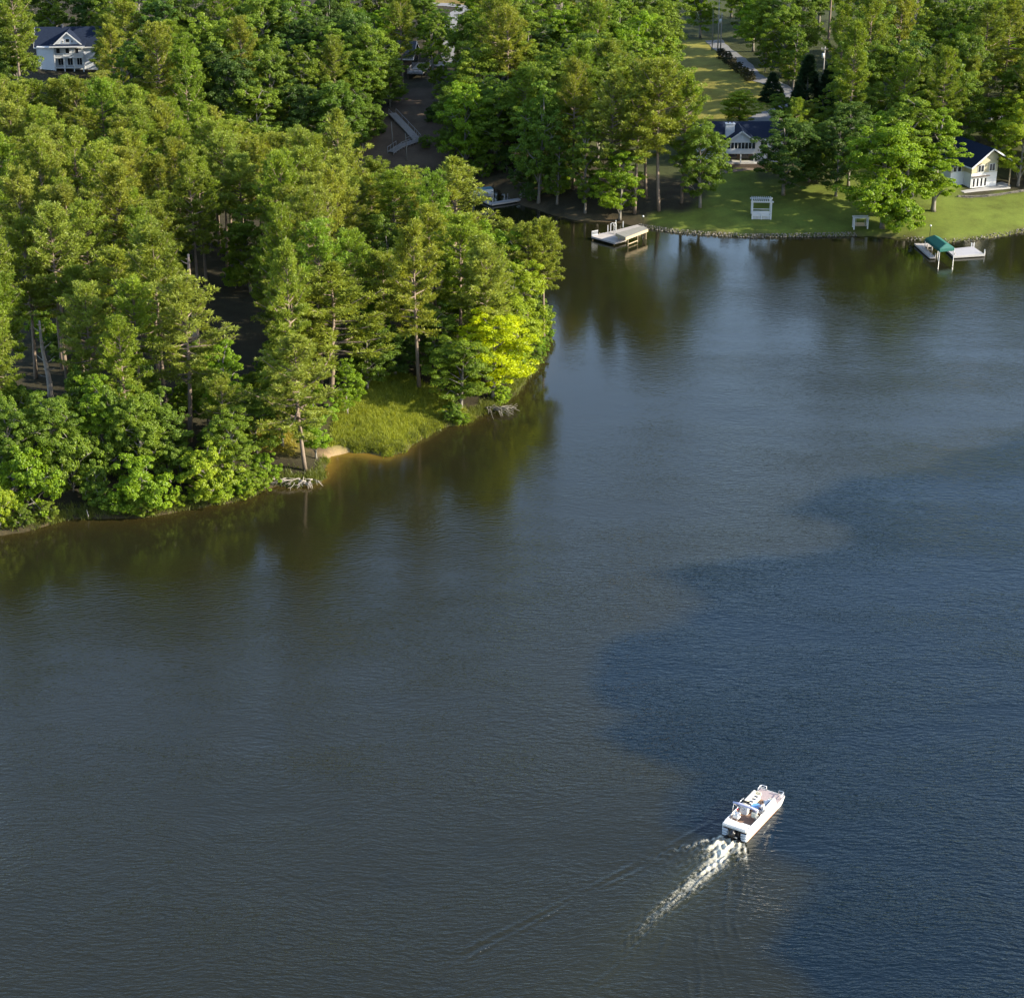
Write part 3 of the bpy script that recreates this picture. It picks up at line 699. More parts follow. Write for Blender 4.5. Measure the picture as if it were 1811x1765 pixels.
hero('broad', (625,160), 20, 60, LIME, 'pale green feathery tree left of the hill house', var=1)
hero('shrub', (1588,414), 322, 100, BRIGHT, 'leafy skirt of foliage under the huge seawall tree touching the water', var=1)
hero('column', (985,362), 240, 56, GREEN, 'slim green tree at the cove bank', var=1)
hero('column', (1035,378), 205, 60, MID, 'slender tree leaning over the cove bank left of the swimming dock', var=0)
hero('bigpine', (1085,370), 130, 130, OLIVE2, 'broad pale pine standing over the swimming dock', var=0)
for i, (bx_, by_) in enumerate([(1278,100),(1287,109),(1296,117),(1306,125),(1318,134),(1326,141)]):
    hero('shrub', (bx_, by_+4), by_-14, 25, [(.05,.055,.03),(.045,.06,.028),(.06,.055,.03),(.06,.065,.03),(.13,.11,.03),(.07,.07,.03)][i],
         'clipped hedge shrub %s in the row along the gravel drive' % ['farthest up', 'second from the top', 'third from the top', 'third from the bottom', 'yellowest, second from the bottom', 'nearest'][i], 'hedge row along the gravel drive', i)

# ------------------------------------------------------------------ the woods
KEEP = [  # picture boxes that stay clear, seen from the camera: no nearer tree may cover them
 (64,50,162,126), (1256,205,1345,296), (1345,300,1500,405), (1700,246,1811,345), (1196,86,1345,205), (1345,150,1420,170),
 (655,196,765,282), (722,110,768,160), (845,338,932,392), (1040,400,1150,440), (1310,340,1380,395), (1440,84,1462,122),
 (1225,55,1290,95), (783,58,800,112), (772,-20,845,16), (1480,380,1540,410), (1255,296,1330,400), (1700,320,1811,412), (1610,392,1750,460),
 (600,676,775,812), (68,566,98,702), (328,452,352,522), (440,745,530,800), (325,690,345,780), (1756,196,1772,210), (1270,90,1345,146), (372,500,440,590)]
KEEP = [k+(float(G((k[0]+k[2])/2, k[3])[1])-1.0,) for k in KEEP]
NOBASE = [LAWN_PX, FIELD_PX, POINT_PX, HILL_PX, TOPF_PX, YELL_PX, [(50,140),(50,90),(170,90),(170,140)], [(1240,300),(1240,215),(1420,215),(1420,300)],
          [(1680,350),(1680,270),(1811,270),(1811,350)], [(615,150),(615,85),(770,85),(770,165)], [(775,115),(790,40),(810,40),(805,115)], [(350,600),(380,520),(470,520),(470,600)],
          [(1250,300),(1250,200),(1345,200),(1345,300)], [(1255,100),(1255,60),(1300,60),(1400,160),(1340,170)]]
SKY_X = [-200,0,60,160,250,300,380,450,520,560,600,650,700,760,800,850,885,940,975,995,1000]
SKY_Y = [120,128,140,128,150,176,190,232,240,222,215,262,300,290,292,310,385,415,430,520,640]
MARKS = [((85,640),'the grey snag'),((340,490),'the reddish snag'),((112,100),'the blue-white porch house'),((335,740),'the forked pale trunk'),((560,560),'the wide spreading pine'),
 ((690,720),'the grassy clearing'),((880,640),'the yellow tree'),((800,360),'the flat-topped pine'),((700,240),'the wooden stairs'),((740,140),'the deck on the hill'),((795,85),'the paved drive'),
 ((890,350),'the cove dock'),((1095,410),'the swimming dock'),((1250,150),'the mown field'),((1300,250),'the chimney house'),((1390,270),'the dark round lawn tree'),((1453,100),'the utility pole'),
 ((1580,280),'the huge seawall tree'),((1740,300),'the tan and white house'),((1712,150),'the upper right pines'),((400,60),'the dark upper left wood'),((150,250),'the upper left slope'),
 ((30,350),'the left edge'),((300,320),'the middle of the left wood'),((480,420),'the dark gap in the wood'),((30,20),'the upper left corner'),((600,30),'the top edge'),((1000,100),'the upper middle wood'),((1100,40),'the top of the middle wood'),((1350,20),'the wood above the drive'),((1600,60),'the upper right wood'),((1790,30),'the upper right corner'),((980,230),'the bank above the cove'),((60,480),'the left edge above the snag')]
def where(px, py, taken={}):
    best = min(MARKS, key=lambda m: (m[0][0]-px)**2+(m[0][1]-py)**2*1.4)
    dx, dy = px-best[0][0], py-best[0][1]
    side = ('right of ' if dx > 0 else 'left of ') if abs(dx) > abs(dy) else ('below ' if dy > 0 else 'above ')
    return side+best[1], best[1]

def scatter(n_try, xr, yr, accept, spacing, seed):
    r = np.random.default_rng(seed)
    xs = r.uniform(*xr, n_try); ys = r.uniform(*yr, n_try)
    z = height(xs, ys); d = sdist(xs, ys)
    px, py = proj(xs, ys, z)
    bad = (d < .9)
    for p in NOBASE: bad |= inpoly(px, py, p)
    main = ys > np.interp(xs, cvx, cvy)
    out = []; grid = {}
    for i in np.nonzero(~bad)[0]:
        x, y = xs[i], ys[i]
        sp = spacing(x, y, main[i], d[i])
        if sp is None or not accept(x, y, px[i], py[i], main[i]): continue
        ok = all((x-a)**2+(y-b)**2 > (sp)**2 for a, b in out)
        if ok and all((x-a)**2+(y-b)**2 > (min(rr, 4.5)*.75+sp*.3)**2 for a, b, rr, _h in HEROES): out.append((x, y)); yield x, y, z[i], d[i], px[i], py[i], bool(main[i])
def blocked(x, y, z, H, R, cb):
    s = scale_at(y, z); pxx, tp = proj(x, y, z+H); _, bp_ = proj(x, y, z+H*cb)
    for x0, y0, x1, y1, yd in KEEP:
        if y < yd and pxx+R*s*.8 > x0 and pxx-R*s*.8 < x1 and bp_ > y0 and tp < y1: return True
    return False
def inview(x, y, px, py, main):
    if py > 1000: return False
    if px < -70 or px > 1811+320: return False
    return True
CAND = []
for x, y, z, d, px, py, main in scatter(34000, (-185, 190), (200, 590), inview, lambda x, y, m, d: (6.4 if d < 60 else 8.2) if m else (5.0 if d > 7 else 4.0), 77):
    R0 = random.random()
    if not main:
        edge = d < 7
        pine = R0 < (.22 if edge else (.5 if px < 170 and py < 420 else .84))
        H = random.uniform(18, 26) if pine else (random.uniform(6, 11) if edge else random.uniform(13, 18))
        R = random.uniform(3.4, 4.9) if pine else random.uniform(3.4, 4.6)
        col = jit(random.choice([OLIVE, OLIVE, OLIVE2, MID])) if pine else jit(random.choice([GREEN, BRIGHT, BRIGHT, MID]))
        sy = np.interp(px, SKY_X, SKY_Y)
        _, tp = proj(x, y, z+H)
        if px > 1000: continue
        while tp < sy+random.uniform(0, 14) and H > 6: H -= 1; _, tp = proj(x, y, z+H)
        if H < 6: continue
        R = min(R, H*.3)
    else:
        pine = R0 < (.22 if px < 640 else .32)
        H = random.uniform(21, 29) if pine else random.uniform(16, 24)
        R = random.uniform(4.0, 5.4) if pine else random.uniform(5.2, 7.0)
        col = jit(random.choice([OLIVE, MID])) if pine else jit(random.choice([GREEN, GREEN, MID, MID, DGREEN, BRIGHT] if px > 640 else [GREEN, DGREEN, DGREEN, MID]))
        if px > 1811+150 or (px > 1811+60 and py > 330): continue
    cb = .34 if pine else .12; H0 = H
    for tr_ in range(4):
        if not blocked(x, y, z, H, R, cb): break
        H *= .8; R *= .86
    if blocked(x, y, z, H, R, cb) or H < 4.2 or (H < .6*H0 and not main): continue
    kind = 'pine' if pine else ('shrub' if H < 6.5 else ('column' if random.random() < .25 else 'broad'))
    if kind == 'column': R *= .75
    CAND.append([y, kind, (x, y, z), H, R, col, px, py, cb])
for x, y, z, d, px, py, main in scatter(9000, (-120, 120), (200, 440), inview, lambda x, y, m, d: (4.5 if d < 7 else (7.5 if d < 26 else None)) if m else (5.0 if d < 34 else 8.0), 78):
    if px > 1000 and not main: continue
    if main and px > 1130: continue
    H = random.uniform(3.2, 6.2) if main else random.uniform(3.5, 7.5); R = H*random.uniform(.42, .6)
    if blocked(x, y, z, H, R, 0) or proj(x, y, z+H)[1] < np.interp(px, SKY_X, SKY_Y)+10 and not main: continue
    CAND.append([y, 'shrub', (x, y, z), H, R, jit(random.choice([GREEN, MID, DGREEN, BRIGHT])), px, py, 0])
# leave out the trees that nothing is seen of: nearest first, each crown claims its patch of the picture
cov = np.zeros((442, 520), bool); gy, gx = np.mgrid[0:442, 0:520]
allt = [(t[0], t) for t in CAND] + [(h[1], h) for h in HEROES]
WOODS = []
for yy, t in sorted(allt, key=lambda q: q[0]):
    if len(t) == 9: _, kind, loc, H, R, col, px, py, cb = t
    else: loc = (t[0], t[1], gz(t[0], t[1])); R = t[2]; H = t[3]; cb = .15; kind = None
    s_ = scale_at(loc[1], loc[2]); cxp, cyp = proj(loc[0], loc[1], loc[2]+H*(1+cb)/2)
    rx, ry = R*s_/4, H*(1-cb)/2*s_*.97/4
    e = ((gx+.5-float(cxp)/4)/max(rx, .5))**2+((gy+.5-float(cyp)/4)/max(ry, .5))**2
    el = e < 1; vis = int((el & ~cov)[:, :453].sum()); tot = max(1, int(el.sum()))
    cov |= e < .62
    if kind is None: continue
    if vis < .10*tot+2 and not (px > 1811 and tot > 3): continue
    WOODS.append((vis, kind, loc, H, R, col, px, py))
n_p = n_b = 0
for vis, kind, loc, H, R, col, px, py in sorted(WOODS, key=lambda q: -q[0]):
    pine = kind == 'pine'
    if pine: n_p += 1
    else: n_b += 1
    wh, mk = where(px, py-H*.6*scale_at(loc[1], loc[2]))
    tone = ('olive' if col[0] > .12 else 'green') if pine else ('bright' if col[1] > .15 else ('dark' if col[1] < .10 else 'green'))
    size = 'tall' if H > (21 if pine else 17) else ('young' if H < 13 else 'mid-sized')
    noun = {'pine': 'pine', 'broad': 'round tree', 'column': 'narrow tree', 'shrub': 'low shrub'}[kind]
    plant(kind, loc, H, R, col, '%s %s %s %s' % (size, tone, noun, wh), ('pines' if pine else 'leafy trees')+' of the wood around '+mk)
print('TREES pine', n_p, 'broad', n_b)

# ------------------------------------------------------------------ roads and paths (sheets that follow the ground)
def ribbon(name, pxs, widths, mat, lift=.07, n=60):
    pts = np.array([G(*p)[:2] for p in pxs]); t = np.linspace(0, len(pts)-1, n)
    cx = np.interp(t, range(len(pts)), pts[:, 0]); cy = np.interp(t, range(len(pts)), pts[:, 1]); wd = np.interp(t, range(len(pts)), widths)
    for _ in range(3):
        cx[1:-1] = (cx[:-2]+cx[1:-1]*2+cx[2:])/4; cy[1:-1] = (cy[:-2]+cy[1:-1]*2+cy[2:])/4
    tx, ty = np.gradient(cx), np.gradient(cy); L = np.hypot(tx, ty)+1e-9; nx, ny = ty/L, -tx/L
    V = []; m = 7
    for i in range(n):
        for k in range(m):
            f = (k/(m-1)-.5)*wd[i]*(1+.08*math.sin(i*1.7+k)); V.append((cx[i]+nx[i]*f, cy[i]+ny[i]*f))
    V = np.array(V); z = height(V[:, 0], V[:, 1])+lift
    F = [(i*m+k, i*m+k+1, (i+1)*m+k+1, (i+1)*m+k) for i in range(n-1) for k in range(m-1)]
    return tag(link(name, np_mesh(name, np.column_stack([V, z]), F, mat, True)), kind='structure')
ribbon('gravel_drive', [(1262,72),(1275,86),(1300,103),(1318,118),(1330,134),(1345,142),(1372,150),(1392,162),(1400,176),(1385,196),(1352,206),(1345,216)], [4.5,4.2,4,4,4,4.2,4.2,4,4,4.5,6,6], MT['gravel'])
ribbon('paved_drive', [(845,20),(822,16),(806,24),(797,45),(795,70),(793,90),(790,110),(770,118)], [4,4,3.4,3,3,3,3.4,3.5], MT['gravel'])
ribbon('lane', [(740,8),(790,10),(830,14),(900,16)], [3.5,3.5,3.5,3.5], MT['gravel'], .13)
ribbon('dirt_path', [(1262,310),(1290,304),(1325,300),(1400,305)], [1.2,1.6,1.4,1.0], plain('bare_soil', (.16,.12,.085), .95, .35, 1.2), .06)

# ------------------------------------------------------------------ houses
def window(root, x, y, z, w, h, normal='front', mull=1, frame='white', depth=.07):
    """window = frame with sill, pane as its sub-part; front faces -y of the house"""
    fr = MB(); t = .09
    if normal == 'front':
        fr.bx(x-w/2-t, x+w/2+t, y-depth, y+.02, z+h, z+h+t); fr.bx(x-w/2-t*1.5, x+w/2+t*1.5, y-depth*1.6, y+.02, z-t*1.2, z)
        fr.bx(x-w/2-t, x-w/2, y-depth, y+.02, z, z+h); fr.bx(x+w/2, x+w/2+t, y-depth, y+.02, z, z+h)
        for m in range(mull): fr.bx(x-w/2+w*(m+1)/(mull+1)-.035, x-w/2+w*(m+1)/(mull+1)+.035, y-depth+.01, y+.02, z, z+h)
        f = fr.build('window', MT[frame], root)
        MB().bx(x-w/2, x+w/2, y-.022, y+.015, z, z+h).build('pane', MT['glass'], f)
    else:
        s = -1 if normal == 'left' else 1
        fr.bx(x+s*depth, x, y-w/2-t, y+w/2+t, z+h, z+h+t); fr.bx(x+s*depth*1.6, x, y-w/2-t, y+w/2+t, z-t, z)
        fr.bx(x+s*depth, x, y-w/2-t, y-w/2, z, z+h); fr.bx(x+s*depth, x, y+w/2, y+w/2+t, z, z+h)
        f = fr.build('window', MT[frame], root)
        MB().bx(x+s*.022, x-s*.015, y-w/2, y+w/2, z, z+h).build('pane', MT['glass'], f)
    return f
def gable_roof(root, x0, x1, y0, y1, ze, zr, axis, mat, over=.45, thick=.16, name='roof', trim='white'):
    """two slabs; axis 'x' = ridge along x"""
    m = MB()
    if axis == 'x':
        ym = (y0+y1)/2; k = (zr-ze)/(ym-y0); yo = over
        m.prism([(y0-yo, ze-k*yo), (ym, zr), (y1+yo, ze-k*yo), (y1+yo, ze-k*yo+thick), (ym, zr+thick*1.2), (y0-yo, ze-k*yo+thick)], 'x', x0-over, x1+over)
    else:
        xm = (x0+x1)/2; k = (zr-ze)/(xm-x0); xo = over
        m.prism([(x0-xo, ze-k*xo), (xm, zr), (x1+xo, ze-k*xo), (x1+xo, ze-k*xo+thick), (xm, zr+thick*1.2), (x0-xo, ze-k*xo+thick)], 'y', y0-over, y1+over)
    r = m.build(name, mat, root)
    t = MB()
    if axis == 'x':
        t.bx(x0-over-.02, x1+over+.02, y0-over-.06, y0-over-.003, ze-k*over-.12, ze-k*over+thick+.02)
        for xx in (x0-over-.05, x1+over+.05):
            t.beam((xx, y0-over, ze-k*over+.02), (xx, ym, zr+.02), .05, .26); t.beam((xx, ym, zr+.02), (xx, y1+over, ze-k*over+.02), .05, .26)
    else:
        yy = y0-over-.05
        t.beam((x0-over, yy, ze-k*over+.02), (xm, yy, zr+.02), .08, .28); t.beam((xm, yy, zr+.02), (x1+over, yy, ze-k*over+.02), .08, .28)
    t.build('fascia', MT[trim], r)
    return r
def gable_wall(root, x0, x1, y, ze, zr, mat, th=.14, name='gable'):
    return MB().prism([(x0, ze), (x1, ze), ((x0+x1)/2, zr)], 'y', y, y+th).build(name, mat, root)

def house_chimney():
    g = G(1308, 287); root = empty('lake_house', g, 0)
    tag(root, 'white house with navy roof, white chimney and screened porch facing the shaded lawn', 'house')
    b = -1.0
    MB().bx(-9, 10, 2.0, 10.0, b, 4.6).build('wall', MT['siding'], root)
    for xx in (-9, 9.86): MB().prism([(2, 4.6), (10, 4.6), (6, 7.0)], 'x', xx, xx+.14).build('gable', MT['siding'], root)
    gable_roof(root, -9, 10, 2, 10, 4.6, 7.1, 'x', MT['roof'])
    for xx in (-6.5, 5.2, 8.0): window(root, xx, 2.0, 2.9, 1.3, 1.2)
    # porch block on posts
    x0, x1, y0, y1 = -3.0, 3.0, -1.6, 2.0
    MB().bx(x0, x1, y0, y1, 2.25, 2.45).build('porch_floor', MT['white'], root)
    MB().bx(x0-.02, x1+.02, y0-.05, y0+.05, 2.1, 3.15).build('porch_skirt', MT['siding'], root)
    MB().bx(x0-.05, x0+.05, y0, y1, 2.1, 3.15).build('porch_skirt', MT['siding'], root)
    for i in range(9):
        xx = x0+.06+(x1-x0-.12)*i/8
        MB().bx(xx-.06, xx+.06, y0-.03, y0+.08, 3.15, 4.45).build('mullion', MT['white'], root)
    for i in range(8):
        xx = x0+.06+(x1-x0-.12)*(i+.5)/8
        MB().bx(xx-.31, xx+.31, y0+.03, y0+.05, 3.152, 4.448).build('screen_panel', MT['glass'], root)
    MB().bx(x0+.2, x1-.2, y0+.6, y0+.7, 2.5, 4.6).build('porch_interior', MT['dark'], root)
    MB().bx(x0-.08, x1+.08, y0-.06, y0+.12, 4.45, 4.66).build('porch_beam', MT['white'], root)
    gable_wall(root, x0-.05, x1+.05, y0-.04, 4.66, 6.75, MT['siding'])
    gable_roof(root, x0, x1, y0, 5.2, 4.66, 6.85, 'y', MT['roof'], name='porch_roof')
    for xx in (x0+.15, 0, x1-.15): MB().bx(xx-.12, xx+.12, y0+.02, y0+.26, b, 2.25).build('post', MT['white'], root)
    MB().bx(x0, x1, 1.93, 1.99, b, 2.2).build('patio_wall', MT['wood_dark'], root)
    for xx in (-1.2, 1.2): MB().bx(xx-.8, xx+.8, 1.86, 1.92, .1, 2.05).build('patio_door', MT['glass'], root)
    MB().bx(x0-1.5, x1+5, y0-1.2, 1.9, -.5, .08).build('patio', MT['concrete'], root)
    ch = MB().bx(-3.1, -1.25, 1.0, 2.2, 4.3, 7.7).build('chimney', MT['siding'], root)
    MB().bx(-3.2, -1.15, .9, 2.3, 7.7, 7.84).build('cap', MT['white'], ch)
    for xx in (-2.6, -1.8): MB().tube([(xx, 1.6, 7.84), (xx, 1.6, 8.2)], .13, 8).build('flue', MT['dark'], ch)
    MB().bx(x0-.6, x1+4.8, y0-2.0, y0-1.45, -.6, .35).build('garden_wall', MT['wood_dark'], root)
house_chimney()

def house_tan():
    g = G(1742, 331); root = empty('lake_house', (g[0], g[1], g[2]), math.radians(22))
    tag(root, 'two-storey house with tan upper siding, white lower walls and navy roof by the lit lawn', 'house')
    b = -1.2; x0, x1 = -3.6, 2.6; D = 12.0
    MB().bx(x0, x1, 0, D, b, 2.75).build('lower_wall', MT['white'], root)
    MB().bx(x0-.03, x1+.03, -.03, D+.03, 2.75, 2.98).build('belt_trim', MT['white'], root)
    MB().bx(x0-.02, x1+.02, -.02, D+.02, 2.98, 4.75).build('upper_wall', MT['siding_tan'], root)
    xm = .45; ze = 4.75; zr = 7.9
    MB().prism([(x0-.02, ze), (x1+.02, ze), (x1+.02, 6.35), (xm, 7.75), (x0-.02, 4.9)], 'y', -.02, .12).build('gable', MT['siding_tan'], root)
    roof = MB().prism([(x0-.9, ze-.45), (xm, zr), (x1+2.9, ze+.15), (x1+2.9, ze+.33), (xm, zr+.2), (x0-.9, ze-.27)], 'y', -1.2, D+.6).build('roof', MT['roof'], root)
    t = MB(); yy = -1.26
    t.beam((x0-.95, yy, ze-.38), (xm, yy, zr+.06), .09, .30); t.beam((xm, yy, zr+.06), (x1+2.95, yy, ze+.22), .09, .30)
    t.bx(x0-1.0, x0-.9, -1.2, D+.6, ze-.5, ze-.24); t.build('fascia', MT['white'], roof)
    for xx in (-2.2, 2.3):
        MB().beam((xx, -.1, 4.6 if xx < 0 else 5.4), (xx, -1.1, 5.2 if xx < 0 else 6.2), .14, .14).build('bracket', MT['wood_dark'], root)
    window(root, -1.45, -.02, 3.2, 1.35, 1.35, mull=1); window(root, 1.25, -.02, 3.25, 1.25, 1.4, mull=1)
    for i in range(4):
        xx = -2.9+i*.92
        d = MB().bx(xx-.42, xx+.42, -.07, .01, .02, 2.1).build('french_door', MT['white'], root)
        MB().bx(xx-.22, xx+.22, -.09, -.065, .25, 1.9).build('pane', MT['glass'], d)
    MB().bx(-3.5, .6, -.55, -.01, 2.32, 2.42).build('door_canopy', MT['wood_dark'], root)
    # left wing a little set back
    MB().bx(x0-3.2, x0-.004, 2.6, 9, b, 2.9).build('wing_lower_wall', MT['white'], root)
    MB().bx(x0-3.2, x0-.006, 2.6, 9, 2.9, 4.2).build('wing_upper_wall', MT['siding_tan'], root)
    for xx in (-5.9, -4.8): window(root, xx, 2.6, 3.05, .75, .95, mull=0)
    MB().prism([(x0-3.6, 4.15), (x0-.9, 4.28), (x0-.9, 4.44), (x0-3.6, 4.3)], 'y', 2.1, 9.3).build('wing_roof', MT['roof'], root)
    # porch on the right under the long eave
    for yy in (-.9, 4.0): MB().bx(x1+2.45, x1+2.65, yy-.1, yy+.1, b, ze+.2).build('porch_post', MT['wood_tan'], root)
    MB().bx(x1+.01, x1+3.0, -.8, 8, b, .05).build('porch_slab', MT['concrete'], root)
    MB().bx(x0-3.0, x1+2.0, -2.3, -.03, b, .0).build('patio', MT['concrete'], root)
house_tan()
def retaining_wall():
    pts = [G(a, b) for a, b in [(1690,349),(1715,350),(1740,349),(1765,346),(1790,342),(1811,339),(1835,336)]]
    r = np.random.default_rng(44); m = MB()
    for i in range(len(pts)-1):
        a, b = Vector(pts[i]), Vector(pts[i+1]); n = max(2, int((b-a).length/.6))
        for k in range(n):
            for lay in range(2):
                p = a.lerp(b, (k+.5+.5*(lay % 2))/n); s = r.uniform(.5, .75)
                m.box((p.x, p.y+lay*.08, p.z-.12+lay*.3), (s, s*.7, .3), r.uniform(-.3, .3))
    o = m.build('retaining_wall', MT['stone'], None, False, .04); tag(o, 'low stone retaining wall in front of the tan and white house', 'wall')
retaining_wall()

def house_blue():
    g = G(122, 127); root = empty('lake_house', (g[0], g[1], g[2]+.9), math.radians(4))
    tag(root, 'white two-storey house with double balcony porch in the shade, upper left', 'house')
    b = -1.5
    MB().bx(-7.5, 8.5, 2.2, 10, b, 4.7).build('wall', MT['siding'], root)
    for xx in (-7.5, 8.36): MB().prism([(2.2, 4.7), (10, 4.7), (6.1, 8.2)], 'x', xx, xx+.14).build('gable', MT['siding'], root)
    gable_roof(root, -7.5, 8.5, 2.2, 10, 4.7, 8.3, 'x', MT['roof'])
    window(root, -7.5, 5.8, 5.3, .8, 1.0, 'left')
    # bay with canted wall on the left
    MB().prism([(-6.9, 2.2), (-6.9, 1.0), (-3.3, .4), (-3.3, 2.2)], 'z', b, 4.5).build('bay', MT['siding'], root)
    MB().prism([(-7.2, 2.2), (-7.2, .7), (-3.2, .0), (-3.2, 2.2)], 'z', 4.5, 4.72).build('bay_cornice', MT['white'], root)
    # porch
    x0, x1 = -3.2, 3.6
    MB().bx(x0, x1, 2.0, 2.19, b, 5.1).build('porch_back_wall', MT['siding'], root)
    for fz in (.0, 2.35): MB().bx(x0, x1, 0, 2.0, fz-.16, fz).build('porch_floor', MT['white'], root)
    for i in range(4):
        xx = x0+.12+(x1-x0-.24)*i/3
        MB().bx(xx-.12, xx+.12, .0, .24, b, 4.98).build('column', MT['white'], root)
    for i in range(3):
        xa = x0+.24+(x1-x0-.24)*i/3; xb = xa+(x1-x0-.24)/3-.24
        rl = MB().bx(xa, xb, .06, .16, 3.22, 3.32).bx(xa, xb, .06, .16, 2.42, 2.5)
        for q in range(9): rl.bx(xa+(xb-xa)*(q+.5)/9-.04, xa+(xb-xa)*(q+.5)/9+.04, .08, .14, 2.5, 3.22)
        rl.build('railing', MT['white'], root)
        xm = (xa+xb)/2
        window(root, xm-.45, 2.0, 2.9, .8, 1.7, mull=0); window(root, xm, 2.0, .25, 1.1, 1.7, mull=1)
    sk = MB().prism([(-1.0, 4.95), (2.4, 5.6), (2.4, 5.75), (-1.0, 5.1)], 'x', x0-.7, x1+.7).build('porch_roof', MT['roof'], root)
    MB().bx(x0-.75, x1+.75, -1.08, -1.003, 4.86, 5.12).build('fascia', MT['white'], sk)
    gable_wall(root, x0+.3, x1-.3, .5, 5.35, 7.95, MT['siding'], .3)
    gable_roof(root, x0+.3, x1-.3, .5, 6.0, 5.35, 8.05, 'y', MT['roof'], .35, name='dormer_roof')
    window(root, .2, .5, 5.8, .85, .75, mull=0)
    for xx in (-.85, 1.25): window(root, xx, .5, 5.75, .25, .4, mull=0)
    MB().tube([(-1.6, 6.1, 8.2), (-1.6, 6.1, 9.0)], .35, 8).build('vent_stack', MT['roof_grey'], root)
house_blue()

def house_hill():
    g = G(690, 140); root = empty('hill_house', (g[0], g[1]+5, g[2]+.4), math.radians(-8))
    tag(root, 'house with grey shingle roof mostly hidden by trees above the wooden stairs', 'house')
    MB().bx(-9, 5, 0, 9, -1.5, 3.6).build('wall', MT['wood_dark'], root)
    for xx in (-9, 4.86): MB().prism([(0, 3.6), (9, 3.6), (4.5, 6.6)], 'x', xx, xx+.14).build('gable', MT['roof_brown'], root)
    gable_roof(root, -9, 5, 0, 9, 3.6, 6.7, 'x', MT['roof_grey'], trim='white')
    MB().bx(4.9, 8.6, -5.5, 8.0, .9, 1.1).build('deck', MT['wood'], root)
    for yy in (-5.4, -1, 3.5, 7.6):
        for xx in (5.1, 8.4): MB().bx(xx-.1, xx+.1, yy-.1, yy+.1, -5.0, .9).build('deck_post', MT['wood_dark'], root)
    rl = MB()
    for (a, b_) in [((4.95,-5.45),(8.55,-5.45)), ((8.55,-5.45),(8.55,8)), ((4.95,-5.45),(4.95,0))]:
        rl.beam((*a, 2.05), (*b_, 2.05), .12, .07); rl.beam((*a, 1.25), (*b_, 1.25), .08, .07)
        n = int(max(abs(a[0]-b_[0]), abs(a[1]-b_[1]))/.35)
        for q in range(n+1):
            xx = a[0]+(b_[0]-a[0])*q/n; yy = a[1]+(b_[1]-a[1])*q/n; rl.bx(xx-.03, xx+.03, yy-.03, yy+.03, 1.1, 2.05)
    rl.build('deck_railing', MT['wood'], root)
    tb = MB().bx(6.0, 7.4, -4.6, -3.6, 1.75, 1.82)
    for xx in (6.1, 7.3):
        for yy in (-4.5, -3.7): tb.bx(xx-.04, xx+.04, yy-.04, yy+.04, 1.1, 1.75)
    t = tb.build('deck_table', MT['wood'], None); t.matrix_world = root.matrix_basis.copy(); t.location = root.location; t.rotation_euler = root.rotation_euler
    tag(t, 'small wooden table on the raised deck on the hill', 'table')
    for xx in (-6, -2, 2): window(root, xx, 0, 1.2, 1.4, 1.3)
    MB().bx(4.99, 5.04, -.0, 8.0, 1.1, 3.3).build('glass_wall', MT['glass'], root)
house_hill()
def shed():
    g = G(1764, 212); root = empty('shed', (g[0], g[1], g[2]), .2)
    tag(root, 'small blue-grey shed glimpsed behind the tan and white house', 'shed')
    MB().bx(-1.6, 1.6, 0, 2.6, -.5, 2.2).build('wall', MT['gel_grey'], root)
    gable_wall(root, -1.6, 1.6, -.01, 2.2, 3.1, MT['gel_grey']); gable_roof(root, -1.6, 1.6, 0, 2.6, 2.2, 3.15, 'y', MT['roof_grey'], .2)
    MB().bx(-.5, .5, -.05, 0, 0, 1.9).build('door', MT['white'], root)
shed()

# ------------------------------------------------------------------ stairs on the hill, poles, arbors
def hill_stairs():
    path = [(694,205),(727,240),(738,252),(722,258),(706,264),(691,274)]
    pts = [Vector(G(*p)) for p in path]
    root = empty('wooden_stairs', pts[-1]); o = pts[-1]
    tag(root, 'weathered wooden stairway zigzagging down the bare wooded bank', 'stairs')
    for i in range(len(pts)-1):
        a, b = pts[i]-o+Vector((0,0,.55)), pts[i+1]-o+Vector((0,0,.55))
        d = (b-a); hd = Vector((d.x, d.y, 0)).normalized(); nx = Vector((-hd.y, hd.x, 0))
        n = max(3, int(d.length/.34)); m = MB(); ang = math.atan2(hd.y, hd.x)
        for k in range(n):
            p = a.lerp(b, (k+.5)/n); m.box(p, (.34, 1.7, .06), ang)
        m.build('treads', MT['wood'], root)
        st_ = MB()
        for s in (-.85, .85): st_.beam(a+nx*s-Vector((0,0,.12)), b+nx*s-Vector((0,0,.12)), .08, .24)
        st_.build('stringer', MT['wood'], root)
        rr = MB()
        for s in ((.85,) if i % 2 else (-.85, .85)):
            rr.beam(a+nx*s+Vector((0,0,.95)), b+nx*s+Vector((0,0,.95)), .09, .07)
            for k in range(4):
                p = a.lerp(b, k/3)+nx*s; rr.box(p+Vector((0,0,.25)), (.09, .09, 1.6))
        rr.build('handrail', MT['wood'], root)
hill_stairs()
def bare_trunk(px, py, top, lab, rad=.16, mat='bark'):
    g = G(px, py); s = scale_at(g[1], g[2]); H = (py-top)/s/.97
    o = MB().tube([(0,0,-.2), (.05,.0,H*.5), (-.12,.05,H)], [rad, rad*.8, rad*.45], 6).build('tree_trunk', MT[mat], None, True); o.location = g
    tag(o, lab, 'tree')
bare_trunk(719, 285, 238, 'slim pale bare trunk standing in front of the wooden stairs'); bare_trunk(694, 263, 218, 'slim pale bare trunk left of the wooden stairs')
bare_trunk(1269, 92, 5, 'tall thin bare trunk left of the roadside pole at the top of the drive', .2, 'dead'); bare_trunk(1259, 90, 20, 'thin dark trunk farthest left beside the top of the drive', .15)
